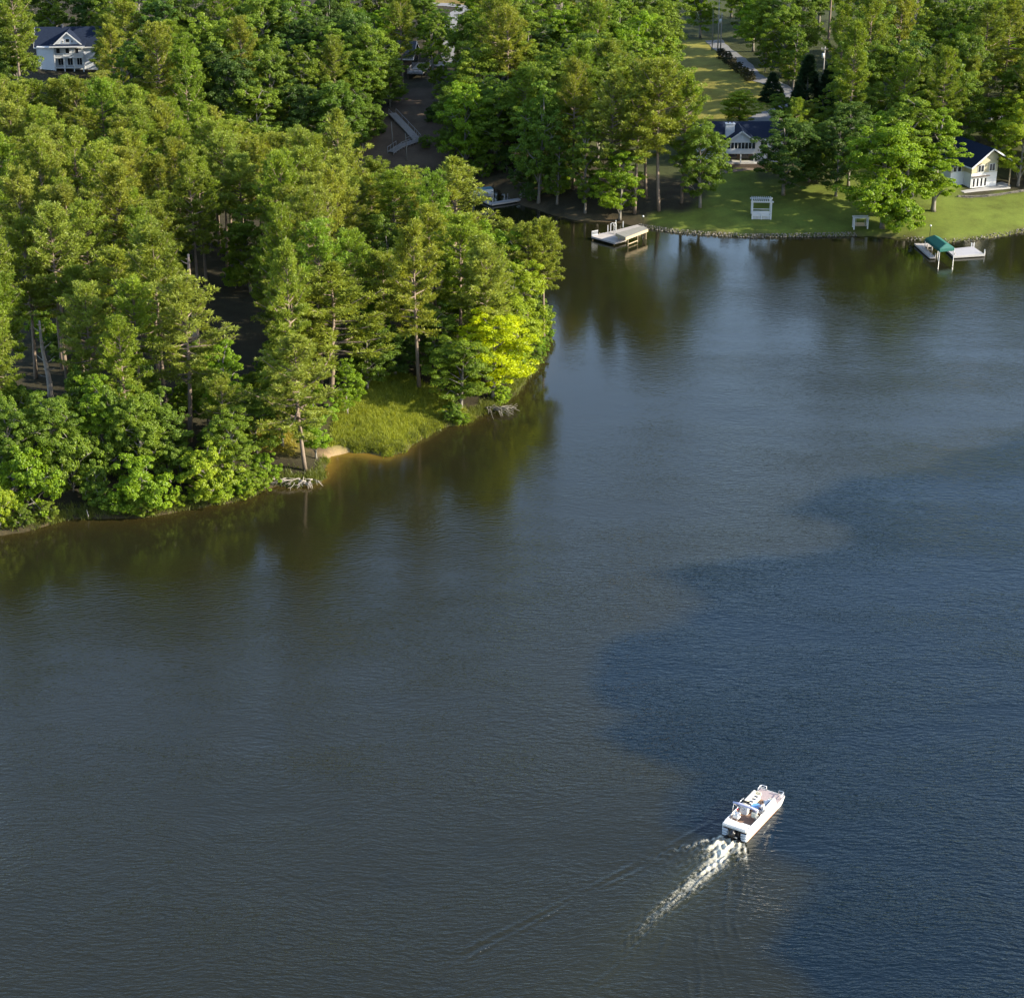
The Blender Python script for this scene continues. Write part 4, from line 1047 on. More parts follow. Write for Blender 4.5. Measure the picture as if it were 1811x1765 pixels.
bare_trunk(1375, 112, 30, 'tall pale straight trunk in the dark wood right of the drive', .17)

def pole(px, py, top, lab, arm=True):
    g = G(px, py); s = scale_at(g[1], g[2]); H = (py-top)/s/.97
    root = empty('utility_pole', g); tag(root, lab, 'utility pole')
    MB().tube([(0,0,-.3), (0,0,H)], [.19,.13], 8).build('post', MT['wood'], root, True)
    if arm: MB().box((0,-.12,H-.5), (1.7,.12,.16)).build('crossarm', MT['wood'], root)
    for xx in ((-.75, 0, .75) if arm else (0,)): MB().tube([(xx,-.12,H-.42), (xx,-.12,H-.1)], .07, 6).build('insulator', MT['white'], root)
    t = MB().tube([(-.32,-.05,H-2.6), (-.32,-.05,H-1.5)], .3, 10).build('transformer', MT['white'], root, True)
    return g, H
p1, h1 = pole(1454, 160, 87, 'utility pole with white transformer rising above the dark cedars')
p2, h2 = pole(1274, 92, 27, 'utility pole at the top of the gravel drive', False)
def cable(a, b, lab):
    a, b = Vector(a), Vector(b); pts = [a.lerp(b, t)-Vector((0,0,1.6*4*t*(1-t))) for t in np.linspace(0, 1, 14)]
    o = MB().tube(pts, .025, 4).build('power_cable', MT['dark']); tag(o, lab, 'cable')
cable((p2[0], p2[1], p2[2]+h2-.6), (p2[0]-60, p2[1]-18, p2[2]+h2-2), 'upper power cable running left from the roadside pole')
cable((p2[0], p2[1], p2[2]+h2-1.4), (p2[0]-60, p2[1]-17, p2[2]+h2-3.2), 'lower power cable running left from the roadside pole')
cable((p2[0], p2[1], p2[2]+h2-.5), (p1[0], p1[1], p1[2]+h1-.4), 'power cable between the two utility poles')

def pergola():
    g = G(1346.5, 389); root = empty('pergola', g, math.radians(-3)); s = scale_at(g[1], g[2])
    tag(root, 'white wooden pergola with railing and slatted top on the shaded lawn', 'pergola')
    w, D, H = 33/s, 2.8, 31/s
    for xx in (-w/2, w/2):
        for yy in (0, D): MB().box((xx, yy, H/2-.1), (.2, .2, H+.2)).build('post', MT['white'], root)
    for yy in (0, D): MB().box((0, yy, H+.09), (w+.75, .14, .26)).build('beam', MT['white'], root)
    for i in range(10): MB().box((-w/2+w*i/9, D/2, H+.31), (.10, D+.8, .16)).build('rafter', MT['white'], root)
    for yy in (0.02, D-.02):
        MB().box((0, yy, 1.35), (w-.2, .1, .12)).build('top_rail', MT['white'], root)
    sk = MB()
    for i in range(14): sk.box((-w/2+.2+(w-.4)*i/13, .02, .62), (.16, .05, 1.0))
    sk.build('skirt_boards', MT['white'], root)
    MB().box((0, .0, .72), (.14, .14, 1.5)).build('centre_post', MT['white'], root)
    MB().box((0, D*.45, .5), (w-.4, 1.3, .1)).build('bench_seat', MT['white'], root)
    MB().box((0, D*.45+.65, .85), (w-.4, .08, .7)).build('bench_back', MT['white'], root)
    MB().box((0, D/2, .08), (w, D, .14)).build('floor', MT['wood'], root)
pergola()
def arbor():
    g = G(1522, 406); s = scale_at(g[1], g[2]); root = empty('swing_arbor', g, math.radians(2)); w, H = 24/s, 20/s
    tag(root, 'small white two-post swing arbor on the lawn at the stone seawall', 'arbor')
    for xx in (-w/2, w/2):
        MB().box((xx, 0, H/2-.1), (.24, .24, H+.2)).build('post', MT['white'], root)
        MB().box((xx, 1.2, H/2-.1), (.2, .2, H+.2)).build('post', MT['white'], root)
    for yy in (0, 1.2): MB().box((0, yy, H+.1), (w+.5, .16, .24)).build('beam', MT['white'], root)
    sw = MB().box((0, .6, .55), (w-.7, .55, .07)).box((0, .88, .85), (w-.7, .06, .55)).build('swing_seat', MT['wood_tan'], root)
    for xx in (-w/2+.5, w/2-.5): MB().tube([(xx, .6, .58), (xx, .6, H)], .025, 4).build('chain', MT['alu'], root)
arbor()
def lamp(px, py, top, lab):
    g = G(px, py); s = scale_at(g[1], g[2]); H = (py-top)/s; root = empty('garden_lamp', g); tag(root, lab, 'lamp')
    MB().tube([(0,0,-.1),(0,0,H-.3)], .05, 6).build('post', MT['black'], root); MB().ball((0,0,H-.15), .19).build('globe', MT['white'], root, True)
lamp(1644, 421, 398, 'thin lamp post with white globe on the lawn behind the green boat canopy')
lamp(1137, 398, 383, 'short white-topped lamp post at the landing of the swimming dock')

# ------------------------------------------------------------------ seawall of loose stones
def seawall():
    r = np.random.default_rng(9); m = MB()
    pxs = [(1128,402),(1145,405),(1190,411.5),(1250,416.5),(1330,420.5),(1420,419.5),(1515,417.5)]
    def run(pxs, step, sz):
        pts = [Vector(P(*p)) for p in pxs]
        for i in range(len(pts)-1):
            a, b = pts[i], pts[i+1]; n = int((b-a).length/step)
            for k in range(n):
                for lay in range(3):
                    p = a.lerp(b, (k+r.random())/n); s = sz*r.uniform(.6, 1.3)
                    x, y = p.x+r.normal(0, .12), p.y+lay*.36-.15+r.normal(0, .08)
                    vs = rdir(r, 14)*s*.5*r.uniform(.75, 1.05, (14, 1))*np.array([1, .9, .7]); bm = bmesh.new()
                    for v in vs: bm.verts.new((x+v[0], y+v[1], .10+lay*.20+v[2]))
                    h = bmesh.ops.convex_hull(bm, input=bm.verts); bm.verts.ensure_lookup_table()
                    bm.verts.index_update(); keep = [f for f in bm.faces]
                    m.add([v.co for v in bm.verts], [[v.index for v in f.verts] for f in keep]); bm.free()
    run(pxs, .36, .42); run([(1600,424),(1640,427),(1680,429.5),(1720,426),(1750,421.5),(1811,411.5),(1850,405)], .8, .45)
    me = bpy.data.meshes.new('stone_seawall'); me.from_pydata(m.v, [], m.f); me.materials.append(MT['stone'])
    tag(link('stone_seawall', me), 'low seawall of grey stones along the edge of the lawn', 'seawall', kind='stuff')
seawall()

# ------------------------------------------------------------------ docks
def slab(root, pts_px, z, th, mat, name='deck'):
    o = root.location; q = [P(a, b, z) for a, b in pts_px]
    return MB().prism([(p[0]-o.x, p[1]-o.y) for p in q], 'z', z-th-o.z, z-o.z).build(name, mat, root)
def boards(root, A, B, Cc, z, mat, n, name='deck_boards'):
    """boards laid across from edge A-B towards C (pixel corners of a parallelogram)"""
    o = root.location; a, b, c = [Vector(P(*p, z))-o for p in (A, B, Cc)]; m = MB()
    for i in range(n):
        t0, t1 = (i+.06)/n, (i+.94)/n
        p = [a.lerp(b, t0), a.lerp(b, t1), a.lerp(b, t1)+(c-a), a.lerp(b, t0)+(c-a)]
        j = random.uniform(-.006, .006)
        m.prism([(v.x, v.y) for v in p], 'z', z-o.z+.002, z-o.z+.035+j)
    return m.build(name, mat, root)
def post_at(root, px, py, z0, z1, mat, r=.09, name='post'):
    o = root.location; p = P(px, py, 0); return MB().tube([(p[0]-o.x, p[1]-o.y, z0-o.z), (p[0]-o.x, p[1]-o.y, z1-o.z)], r, 7).build(name, mat, root)
def dock_swim():
    c = P(1092, 420); root = empty('swimming_dock', (c[0], c[1], 0)); z = .62
    tag(root, 'pale wooden swimming dock with ladder and low grey lift roof below the bright tree', 'dock')
    slab(root, [(1046,418.5),(1087,430),(1108,424),(1073,411)], z, .28, MT['wood_pale'], 'frame')
    slab(root, [(1074,411),(1092,417.5),(1138,402),(1127,398)], z-.004, .26, MT['wood_pale'], 'walkway_frame')
    boards(root, (1046,418.5), (1087,430), (1067,412.2), z, MT['wood_pale'], 30)
    boards(root, (1076,411), (1127,398), (1090,416), z, MT['wood_pale'], 44)
    for i, (a, b) in enumerate([(1048,421),(1066,426),(1086,432.5),(1106,427),(1060,418),(1100,414),(1126,404)]): post_at(root, a, b, -1.5, z-.02, MT['wood_tan'], .13, 'pile')
    rl = MB(); o = root.location
    for i in range(6):
        p = P(1047+i*1.9, 418.7-i*.35, z)
        rl.box((p[0]-o.x, p[1]-o.y, z+.55), (.13, .05, 1.05))
    a, b = P(1046.5,418.8,z), P(1057.5,416.8,z)
    for hh in (.25, 1.0): rl.beam((a[0]-o.x, a[1]-o.y, z+hh), (b[0]-o.x, b[1]-o.y, z+hh), .06, .1)
    rl.build('picket_rail', MT['white'], root)
    p = P(1085.5, 414.5, z); q = Vector((p[0]-o.x, p[1]-o.y, z)); ld = MB()
    for s in (0, .45):
        ld.tube([q+Vector((s,0,0)), q+Vector((s,0,1.9)), q+Vector((s-.12,-.1,2.2)), q+Vector((s-.4,-.2,2.25)), q+Vector((s-.6,-.25,2.0)), q+Vector((s-.6,-.25,1.75))], .06, 6)
    for k in range(5): ld.tube([q+Vector((0,0,.3+.35*k)), q+Vector((.45,0,.3+.35*k))], .04, 5)
    ld.build('ladder', MT['white'], root, True)
    for a, b, h in [(1075,410.5,1.3),(1080,409.5,1.5),(1089,408,2.0),(1102,402.5,1.2)]:
        pp = P(a, b, z); MB().box((pp[0]-o.x, pp[1]-o.y, z+h/2), (.16,.16,h)).build('mooring_post', MT['white'], root)
    zr = 1.95
    slab(root, [(1089,413),(1137,399.5),(1146,405),(1106.5,420)], zr, .10, MT['grey_roof'], 'lift_roof')
    a, b, c2, d = [Vector(P(*k, zr))-o for k in [(1089,413),(1137,399.5),(1146,405),(1106.5,420)]]
    f = MB()
    dn = Vector((0,0,-.33))
    for u, v in ((d, c2), (d, a), (c2, b)): f.beam(u+dn, v+dn, .1, .5)
    f.build('roof_fascia', MT['wood_tan'], root)
    for u in (d.lerp(c2, .12)+Vector((0,.15,0)), d.lerp(c2, .55)+Vector((0,.15,0)), d.lerp(c2, .93)+Vector((0,.15,0)), a.lerp(b, .1), a.lerp(b, .9)):
        MB().box((u.x, u.y, (zr-.5-1.2)/2), (.16,.16, zr-.5+1.2)).build('roof_post', MT['wood_tan'], root)
    u, v = d.lerp(c2, .12), d.lerp(c2, .55); MB().beam((u.x,u.y+.15,.35), (v.x,v.y+.15,.35), .1, .14).build('brace', MT['wood_tan'], root)
dock_swim()
def dock_canopy():
    c = P(1665, 440); root = empty('boat_lift_dock', (c[0], c[1], 0)); z = .45; o = root.location
    tag(root, 'U-shaped pale dock around the green-canopied boat lift by the lit lawn', 'dock')
    slab(root, [(1617,431),(1644,455),(1655,455),(1627.5,431)], z, .28, MT['wood_pale'], 'left_finger_frame')
    slab(root, [(1628,431),(1646,430.3),(1650,434.6),(1632.5,435.2)], z, .27, MT['wood_pale'], 'cross_frame')
    slab(root, [(1673.5,441.5),(1721,436.5),(1742,450.5),(1687,454)], z, .30, MT['concrete'], 'platform_frame')
    boards(root, (1617,431), (1644,455), (1627.3,431), z, MT['wood_pale'], 40)
    boards(root, (1673.5,441.5), (1721,436.5), (1686.5,453.6), z, plain('grey_platform_boards', (.38,.37,.39), .85, .15), 34)
    for a, b in [(1646,455.5),(1654,455.5),(1640,440),(1648,443),(1684,449),(1688,455),(1741,452),(1720,438),(1676,443)]: post_at(root, a, b, -1.5, z+.35, MT['wood_pale'], .12, 'pile')
    for a, b in [(1718,437),(1722.5,436.8),(1741,449)]:
        p = P(a, b, z); MB().box((p[0]-o.x, p[1]-o.y, z+.4), (.16,.16,.8)).build('bollard', MT['white'], root)
    # canopy: hipped tarpaulin with short side curtains
    cn = empty('boat_canopy', (c[0], c[1], 0)); tag(cn, 'dark green tarpaulin canopy over the boat lift between the dock fingers', 'canopy')
    zl, zt = 2.35, 3.05
    A, B, Cc, D = [Vector(P(*k, zl))-o for k in [(1636,421.5),(1661,419),(1688.5,438.5),(1662,441)]]
    m1, m2 = (A+B)/2, (D+Cc)/2; ax = (m2-m1); r1 = m1+ax*.10+Vector((0,0,zt-zl)); r2 = m2-ax*.10+Vector((0,0,zt-zl))
    k1 = [A.lerp(B, .28)+ax*.04+Vector((0,0,.5)), A.lerp(B, .72)+ax*.04+Vector((0,0,.5))]
    dn = Vector((0,0,-.55)); m = MB()
    vs = [A, B, Cc, D, r1, r2, A+dn, B+dn, Cc+dn, D+dn]
    m.add(vs, [(0,4,1), (1,4,5,2), (2,5,3), (3,5,4,0), (0,1,7,6), (1,2,8,7), (2,3,9,8), (3,0,6,9)])
    m.build('tarpaulin', MT['green_tarp'], cn, False, .06)
    for q in (A, B, Cc, D): MB().tube([(q.x*.97, q.y*.97, -1.2), (q.x*.97, q.y*.97, zl-.1)], .08, 6).build('lift_post', MT['alu'], cn)
    fr = MB()
    for u, v in ((A,B),(B,Cc),(Cc,D),(D,A)): fr.tube([(u.x*.97,u.y*.97,zl-.12), (v.x*.97,v.y*.97,zl-.12)], .05, 5)
    fr.build('frame', MT['alu'], cn)
dock_canopy()
def dock_cove():
    c = P(895, 357); root = empty('cove_dock', (c[0], c[1], 0)); z = .45; o = root.location
    tag(root, 'pale L-shaped dock lying in the shaded cove behind the point', 'dock')
    slab(root, [(868,358.5),(919,350.5),(924,353.5),(870,362)], z, .28, MT['wood_pale'], 'main_frame')
    slab(root, [(862,351),(870.5,360.5),(866.5,361.5),(846,352)], z-.004, .27, MT['wood_pale'], 'arm_frame')
    boards(root, (868,358.5), (919,350.5), (870,362), z, MT['wood_pale'], 46)
    for a, b in [(871,362.5),(892,356),(898,355),(920,353),(863,353),(870,354.5)]: post_at(root, a, b, -1.5, z+1.0, MT['wood_pale'], .07)
    a, b = Vector(P(919,351.5,z))-o, Vector(G(929,347.5))-o
    g = MB().beam(a, b+Vector((0,0,.1)), 1.1, .1).build('gangway', MT['wood'], root)
    hr = MB()
    for s in (-.5, .5):
        hr.beam(a+Vector((0,s,.9)), b+Vector((0,s,1.0)), .07, .07); hr.beam(a+Vector((0,s,.05)), b+Vector((0,s,.95)), .05, .05)
        hr.beam(a+Vector((0,s,.9)), b+Vector((0,s,.1)), .05, .05)
    hr.build('handrail', MT['wood'], root)
    cn = empty('boat_shelter', (c[0], c[1], 0)); tag(cn, 'teal-roofed boat shelter at the end of the cove dock', 'boat shelter')
    zt = 2.6; q = [P(*k, zt) for k in [(838,337),(872,334),(868,330),(836,333)]]
    MB().prism([(p[0]-o.x, p[1]-o.y) for p in q], 'z', zt-.12, zt).build('roof', MT['teal_tarp'], cn)
    q2 = [Vector(p)-o for p in q]; f = MB()
    for u, v in ((0,1),(1,2),(3,0)): f.beam(q2[u]+Vector((0,0,-.35)), q2[v]+Vector((0,0,-.35)), .1, .5)
    f.build('fascia', MT['white'], cn)
    for v in q2: MB().tube([(v.x, v.y, -1.2), (v.x, v.y, zt-.1)], .09, 6).build('post', MT['white'], cn)
    bt = empty('moored_boat', (P(852,346)[0], P(852,346)[1], 0), math.radians(78)); tag(bt, 'small white boat moored under the teal-roofed shelter', 'boat')
    h = MB(); sec = [(-2.2,.75,.55),(-1.0,.9,.6),(.6,.85,.65),(1.7,.5,.75),(2.4,.05,.85)]
    vs = []
    for yy, w, zz in sec: vs += [(-w,yy,zz),(-w*.6,yy,-.12),(w*.6,yy,-.12),(w,yy,zz)]
    fs = [(4*i+k, 4*i+k+1, 4*i+k+5, 4*i+k+4) for i in range(4) for k in range(3)]+[(0,1,2,3)]
    h.add(vs, fs); h.build('hull', MT['gel'], bt); MB().bx(-.6,.6,-2.0,1.2,.1,.3).build('floor', MT['gel_grey'], bt)
    MB().bx(-.5,.5,-1.2,-.7,.3,.75).build('seat', MT['cream'], bt); MB().bx(-.45,.45,.2,.35,.3,1.1).build('windscreen', MT['glass'], bt)
dock_cove()

# ------------------------------------------------------------------ dead wood
def snag(px, py, top, lab, mat, lean, seed, rad):
    g = G(px, py); s = scale_at(g[1], g[2]); H = (py-top)/s/.95; r = np.random.default_rng(seed)
    root = empty('dead_tree', g); tag(root, lab, 'dead tree')
    pts = [(lean*t*H*.1+.12*math.sin(t*7), .05*math.sin(t*5), t*H-.3*(t == 0)) for t in np.linspace(0, 1, 10)]
    MB().tube(pts, [rad*(1-.75*t)+.03 for t in np.linspace(0, 1, 10)], 8).build('trunk', MT[mat], root, True)
    for k in range(16):
        t = r.uniform(.25, .97); a = r.uniform(0, 6.28); L = r.uniform(.5, 1.7)*(1.2-t*.4)
        p = Vector((lean*t*H*.1+.12*math.sin(t*7), .05*math.sin(t*5), t*H)); d = Vector((math.cos(a), math.sin(a), r.uniform(.1, .9)))
        MB().tube([p, p+d*L*.6, p+d*L+Vector((0,0,.15*L))], [.10,.07,.03], 5).build('branch_stub', MT[mat], root, True)
snag(90, 705, 568, 'grey splintered snag leaning left in front of the dark pines', 'dead', -.45, 1, .42)
snag(347, 610, 453, 'reddish bare snag with a forked top rising from the middle of the left wood', 'dead_red', -.2, 2, .56)
def stake():
    o = MB().tube([(0,0,-1),(.05,0,.5),(-.1,.02,1.3)], [.09,.07,.03], 6).build('dead_stake', MT['dead'], None, True); p = P(156, 918); o.location = (p[0], p[1], 0)
    tag(o, 'thin pale dead stake sticking out of the water near the left shore', 'stake')
stake()
def tangle(name, px, py, lab, n, spread, seed, L0, dirx):
    p = P(px, py, .25); r = np.random.default_rng(seed); m = MB()
    for k in range(n):
        a = r.uniform(*spread); L = L0*r.uniform(.5, 1.2); o = Vector((r.normal(0, .9)+dirx*.2, r.normal(0, .25)+.4, r.uniform(.1, .6)))
        d = Vector((math.cos(a), math.sin(a), 0)); q = [o]
        for j in range(1, 5):
            t = j/4; q.append(o+d*L*t+Vector((r.normal(0,.08), r.normal(0,.08), .25*math.sin(t*2.6)-.55*t*t)))
        rr = r.uniform(.05, .11); m.tube(q, [rr, rr*.85, rr*.65, rr*.45, rr*.2], 5)
        for _ in range(2):
            b0 = q[r.integers(2, 4)]; m.tube([b0, b0+d*L*.25+Vector((r.normal(0,.3), r.normal(0,.3), r.uniform(-.1,.3)))], [rr*.4, .015], 4)
    o = m.build(name, MT['bark' if name == 'fallen_branches' else 'dead'], None, True); o.location = p; tag(o, lab, 'driftwood')
tangle('exposed_roots', 540, 856, 'bleached tangle of exposed roots reaching into the lake below the drooping pine', 22, (math.pi*1.0, math.pi*1.85), 5, 1.7, -1)
tangle('exposed_roots', 510, 856, 'long grey roots lying along the water left of the drooping pine', 10, (math.pi*.98, math.pi*1.25), 6, 2.6, -1)
tangle('fallen_branches', 872, 728, 'fallen grey branches in the water under the yellow tree', 22, (math.pi*1.5, math.pi*2.15), 7, 2.6, 1)

# ------------------------------------------------------------------ tall grass and low growth along the near shore
def grass(name, pts, n_blade, h, spread, col, lab, seed):
    r = np.random.default_rng(seed); N = len(pts)*n_blade
    b = np.repeat(np.asarray(pts), n_blade, 0)+np.column_stack([r.normal(0, spread, (N, 2)), np.zeros(N)])
    b[:, 2] = np.maximum(height(b[:, 0], b[:, 1]), 0)-.03
    d = rdir(r, N); d[:, 2] = np.abs(d[:, 2])+1.1; d = unit(d); sd = unit(np.cross(d, rdir(r, N)))
    L = h*r.uniform(.5, 1.3, (N, 1)); w = .045*r.uniform(.7, 1.6, (N, 1))
    V = np.stack([b-sd*w, b+sd*w, b+d*L], 1).reshape(-1, 3); t = np.repeat(np.clip(np.repeat(r.random(len(pts)), n_blade)*.6+r.random(N)*.4, 0, 1), 3)
    o = link(name, np_mesh(name, V, np.arange(3*N).reshape(-1, 3), MT['leaf'], False, {'tint': t})); o.color = (*col, 1)
    return tag(o, lab, 'grass', kind='stuff')
def pts_in(poly, n, seed):
    r = np.random.default_rng(seed); xs = [p[0] for p in poly]; ys = [p[1] for p in poly]; out = []
    g = [P(a, b, 1.0) for a, b in poly]; w = [(q[0], q[1]) for q in g]
    x = r.uniform(min(q[0] for q in w), max(q[0] for q in w), n*3); y = r.uniform(min(q[1] for q in w), max(q[1] for q in w), n*3)
    k = inpoly(x, y, w) & (sdist(x, y) > .15); x, y = x[k][:n], y[k][:n]
    bp_ = P(600, 806); k = np.hypot(x-bp_[0], y-bp_[1]) > 2.2
    return np.column_stack([x[k], y[k], np.zeros(k.sum())])
grass('grass', pts_in(POINT_PX, 3400, 3), 16, .55, .22, (.24,.27,.030), 'tall yellow-green grass covering the clearing on the point', 4)
grass('grass', pts_in(YELL_PX, 300, 8), 12, .4, .25, (.26,.23,.03), 'yellowed grass between the pines above the roots', 9)
def shore_pts(a, b, n, seed, inland):
    r = np.random.default_rng(seed); q = np.array([P(*p)[:2] for p in SHORE_PX if a <= p[0] <= b and p[1] > 560]); L = np.r_[0, np.cumsum(np.hypot(*np.diff(q, axis=0).T))]
    t = r.uniform(0, L[-1], n); x = np.interp(t, L, q[:, 0])+r.normal(0, .4, n); y = np.interp(t, L, q[:, 1])+np.abs(r.normal(0, inland, n))
    k = sdist(x, y) > .1; bp_ = P(600, 806); k &= np.hypot(x-bp_[0], y-bp_[1]) > 2.4
    return np.column_stack([x[k], y[k], np.zeros(k.sum())])
grass('shore_growth', shore_pts(-60, 985, 3600, 14, 1.3), 12, .6, .25, (.115,.135,.026), 'mixed grass and weeds along the water edge of the left point', 15)
r_ = np.random.default_rng(41)
for i, (x, y, z) in enumerate(shore_pts(-40, 560, 26, 42, .8)):
    g = gz(x, y); H = r_.uniform(1.6, 3.2); px, py = proj(x, y, g)
    if any(math.hypot(x-h[0], y-h[1]) < .8 for h in HEROES) or any(abs(px-c) < w for c, w in ((156, 10), (540, 40), (505, 30), (340, 14))): continue
    plant('shrub', (x, y, g), H, H*.62, jit(random.choice([GREEN, MID, BRIGHT, LIME])), 'small %s bush at the water edge %s' % ('waist-high' if H < 2.2 else 'head-high', where(px, py)[0]), 'bushes along the left shore')
for i, (x, y, z) in enumerate(shore_pts(780, 985, 12, 43, .6)):
    g = gz(x, y); H = r_.uniform(1.4, 2.8); px, py = proj(x, y, g)
    plant('shrub', (x, y, g), H, H*.65, jit(random.choice([LIME, BRIGHT, MID])), 'small %s bush on the bank %s' % ('waist-high' if H < 2.0 else 'head-high', where(px, py)[0]), 'bushes along the tip of the point')

# ------------------------------------------------------------------ the pontoon boat and the people on it
def boat():
    root = empty('pontoon_boat', (boat_c[0], boat_c[1], 0), -BH)
    tag(root, 'white deck boat with cream benches and black outboard heading up the lake', 'boat')
    root.scale = (1, BL/7.2, 1); hw = BW/2; S = -3.6; Bw = 3.6          # drawn 7.2 m long, stretched to the real length
    prof = [(S+.15,-.3),(Bw-1.2,-.3),(Bw-.35,.15),(Bw,.52),(Bw,.62),(S+.15,.62)]
    for s in (-1, 1):
        h = MB().prism(prof, 'x', s*(hw-.62), s*hw).build('sponson', MT['gel'], root, False, .03)
        rb = MB()
        for k in range(3): rb.bx(s*(hw-.60), s*(hw-.03), S+.02, S+.16, .06+k*.28, .25+k*.28)
        rb.build('stern_ribs', MT['gel_grey'], h, False, .03)
        MB().bx(s*hw+s*.003, s*hw+s*.02, S+.2, Bw-1.25, -.02, .07).build('waterline_stripe', MT['rust'], h)
    MB().bx(-hw+.63, hw-.63, S+.75, Bw-.9, .2, .55).build('tunnel', MT['dark'], root)
    MB().bx(-hw+.01, hw-.01, S+.3, Bw-1.55, .622, .70).build('deck', MT['carpet'], root)
    MB().bx(-hw+.01, hw-.01, Bw-1.546, Bw-.04, .622, .70).build('bow_deck', MT['carpet_mauve'], root)
    MB().bx(-hw, hw, Bw-.05, Bw+.02, .56, .73).build('bow_trim', MT['gel'], root, False, .015)
    for s in (-1, 1):
        sd = MB().prism([(S+.1,.62),(Bw-1.5,.62),(Bw-1.75,1.2),(S+.1,1.3)], 'x', s*(hw-.07), s*hw).build('side_panel', MT['gel'], root, False, .02)
        MB().tube([(s*(hw-.035), S+.4, 1.33), (s*(hw-.035), Bw-1.8, 1.24), (s*(hw-.035), Bw-1.45, .72)], .035, 6).build('top_rail', MT['alu'], sd, True)
        MB().bx(s*hw+s*.002, s*hw+s*.015, S+.5, Bw-1.9, .78, .84).build('accent_stripe', MT['gel_grey'], sd)
        # low looped rails at the bow corners and a gate rail amidships
        q = [(s*(hw-.06),Bw-.75,.7),(s*(hw-.06),Bw-.7,1.12),(s*(hw-.06),Bw-.15,1.12),(s*(hw-.12),Bw-.06,1.12),(s*(hw-.6),Bw-.06,1.12),(s*(hw-.65),Bw-.06,.7)]
        MB().tube(q, .035, 6).tube([(s*(hw-.06),Bw-.74,.92),(s*(hw-.06),Bw-.1,.92),(s*(hw-.62),Bw-.06,.92)], .025, 5).build('bow_rail', MT['alu'], root, True)
        MB().tube([(s*(hw-.05),-.55,1.28),(s*(hw-.05),-.55,1.72),(s*(hw-.05),.15,1.72),(s*(hw-.05),.15,1.25)], .03, 6).build('gate_rail', MT['alu'], root, True)
    # stern sundeck
    MB().prism([(-hw+.02,S-.02),(hw-.02,S-.02),(hw-.02,S+.95),(.35,S+.95),(.1,S+.85),(-hw+.02,S+1.0)], 'z', 1.02, 1.34).build('sundeck', MT['gel'], root, False, .07)
    MB().bx(-hw+.72, hw-.72, S+.02, S+.72, .3, 1.02).build('motor_well', MT['black'], root)
    # outboard
    mo = MB().box((0, S-.25, .78), (.52,.66,.62)).build('outboard_motor', MT['black'], root, True, .12)
    MB().box((0, S-.2, .25), (.2,.3,.9)).build('motor_leg', MT['black'], mo, False, .04)
    MB().beam((-.42,S-.1,.35), (.42,S-.1,.35), .12, .1).build('tilt_bracket', MT['alu'], mo)
    for xx in (-.62, .62): MB().box((xx, S-.22, .18), (.34,.5,.06)).build('swim_step', MT['black'], root, False, .02)
    # benches
    b = MB().box((-hw+.5, 1.0, .92), (.72,2.1,.44)).build('port_bench', MT['cream'], root, False, .06)
    MB().box((-hw+.19, 1.0, 1.32), (.20,2.1,.42)).build('backrest', MT['cream'], b, False, .06)
    for k in range(4): MB().box((-hw+.58, .32+k*.44, 1.155), (.36,.2,.04)).build('cushion_stripe', MT['navy'], b, False, .015)
    MB().box((-hw+.5, 2.16, 1.15), (.7,.16,.4)).build('armrest', MT['cream'], b, False, .05)
    b = MB().box((hw-.5, .95, .92), (.72,2.0,.44)).build('starboard_bench', MT['gel'], root, False, .06)
    MB().box((hw-.2, .95, 1.30), (.20,2.0,.38)).build('backrest', MT['gel'], b, False, .06)
    MB().box((hw-.46, .85, 1.155), (.24,1.5,.04)).build('cushion_stripe', MT['navy'], b, False, .015)
    MB().box((hw-.5, 2.02, 1.05), (.7,.14,.28)).build('armrest', MT['cream'], b, False, .05)
    t = MB().tube([(.12,.15,1.28),(.12,.15,1.33)], .42, 24).build('table_top', MT['blue'], root); MB().tube([(.12,.15,.7),(.12,.15,1.28)], .05, 8).build('table_leg', MT['alu'], t)
    MB().tube([(.3,1.75,.70),(.3,1.75,.78)], .34, 20).build('hatch', MT['gel_grey'], root)
    c = MB().prism([(-.85,.7),(-.25,.7),(-.3,1.55),(-.6,1.65)], 'x', -hw+.2, -hw+1.0).build('helm_console', MT['gel'], root, False, .05)
    w = MB().tube([(-hw+.6+.19*math.cos(a), -.92-.05*math.sin(a), 1.42+.19*math.sin(a)) for a in np.linspace(0, 6.283, 17)], .02, 5).build('steering_wheel', MT['black'], c, True)
    MB().box((-hw+.6,-.35,1.78), (.75,.03,.3)).build('windscreen', MT['glass'], c)
    st_ = MB().box((-hw+.62,-1.98,1.15), (.56,.54,.14)).build('captain_seat', MT['gel'], root, False, .05)
    MB().box((-hw+.62,-2.27,1.38), (.54,.12,.4)).build('backrest', MT['gel'], st_, False, .05); MB().tube([(-hw+.62,-1.98,.7),(-hw+.62,-1.98,1.1)], .07, 8).build('pedestal', MT['alu'], st_)
    st2 = MB().box((hw-.55,-1.0,1.1), (.56,.56,.14)).build('passenger_seat', MT['cream'], root, False, .05)
    MB().box((hw-.55,-1.28,1.4), (.54,.12,.5)).build('backrest', MT['cream'], st2, False, .05); MB().tube([(hw-.55,-1.0,.7),(hw-.55,-1.0,1.05)], .07, 8).build('pedestal', MT['alu'], st2)
    # folded canvas top on its frame
    y = S+1.95
    fr = MB()
    for s in (-1, 1): fr.tube([(s*(hw-.04), y-.2, 1.3), (s*(hw-.04), y, 2.3)], .03, 6); fr.tube([(s*(hw-.04), y+.9, 1.28), (s*(hw-.04), y, 2.25)], .02, 5)
    f = fr.build('canvas_frame', MT['alu'], root, True)
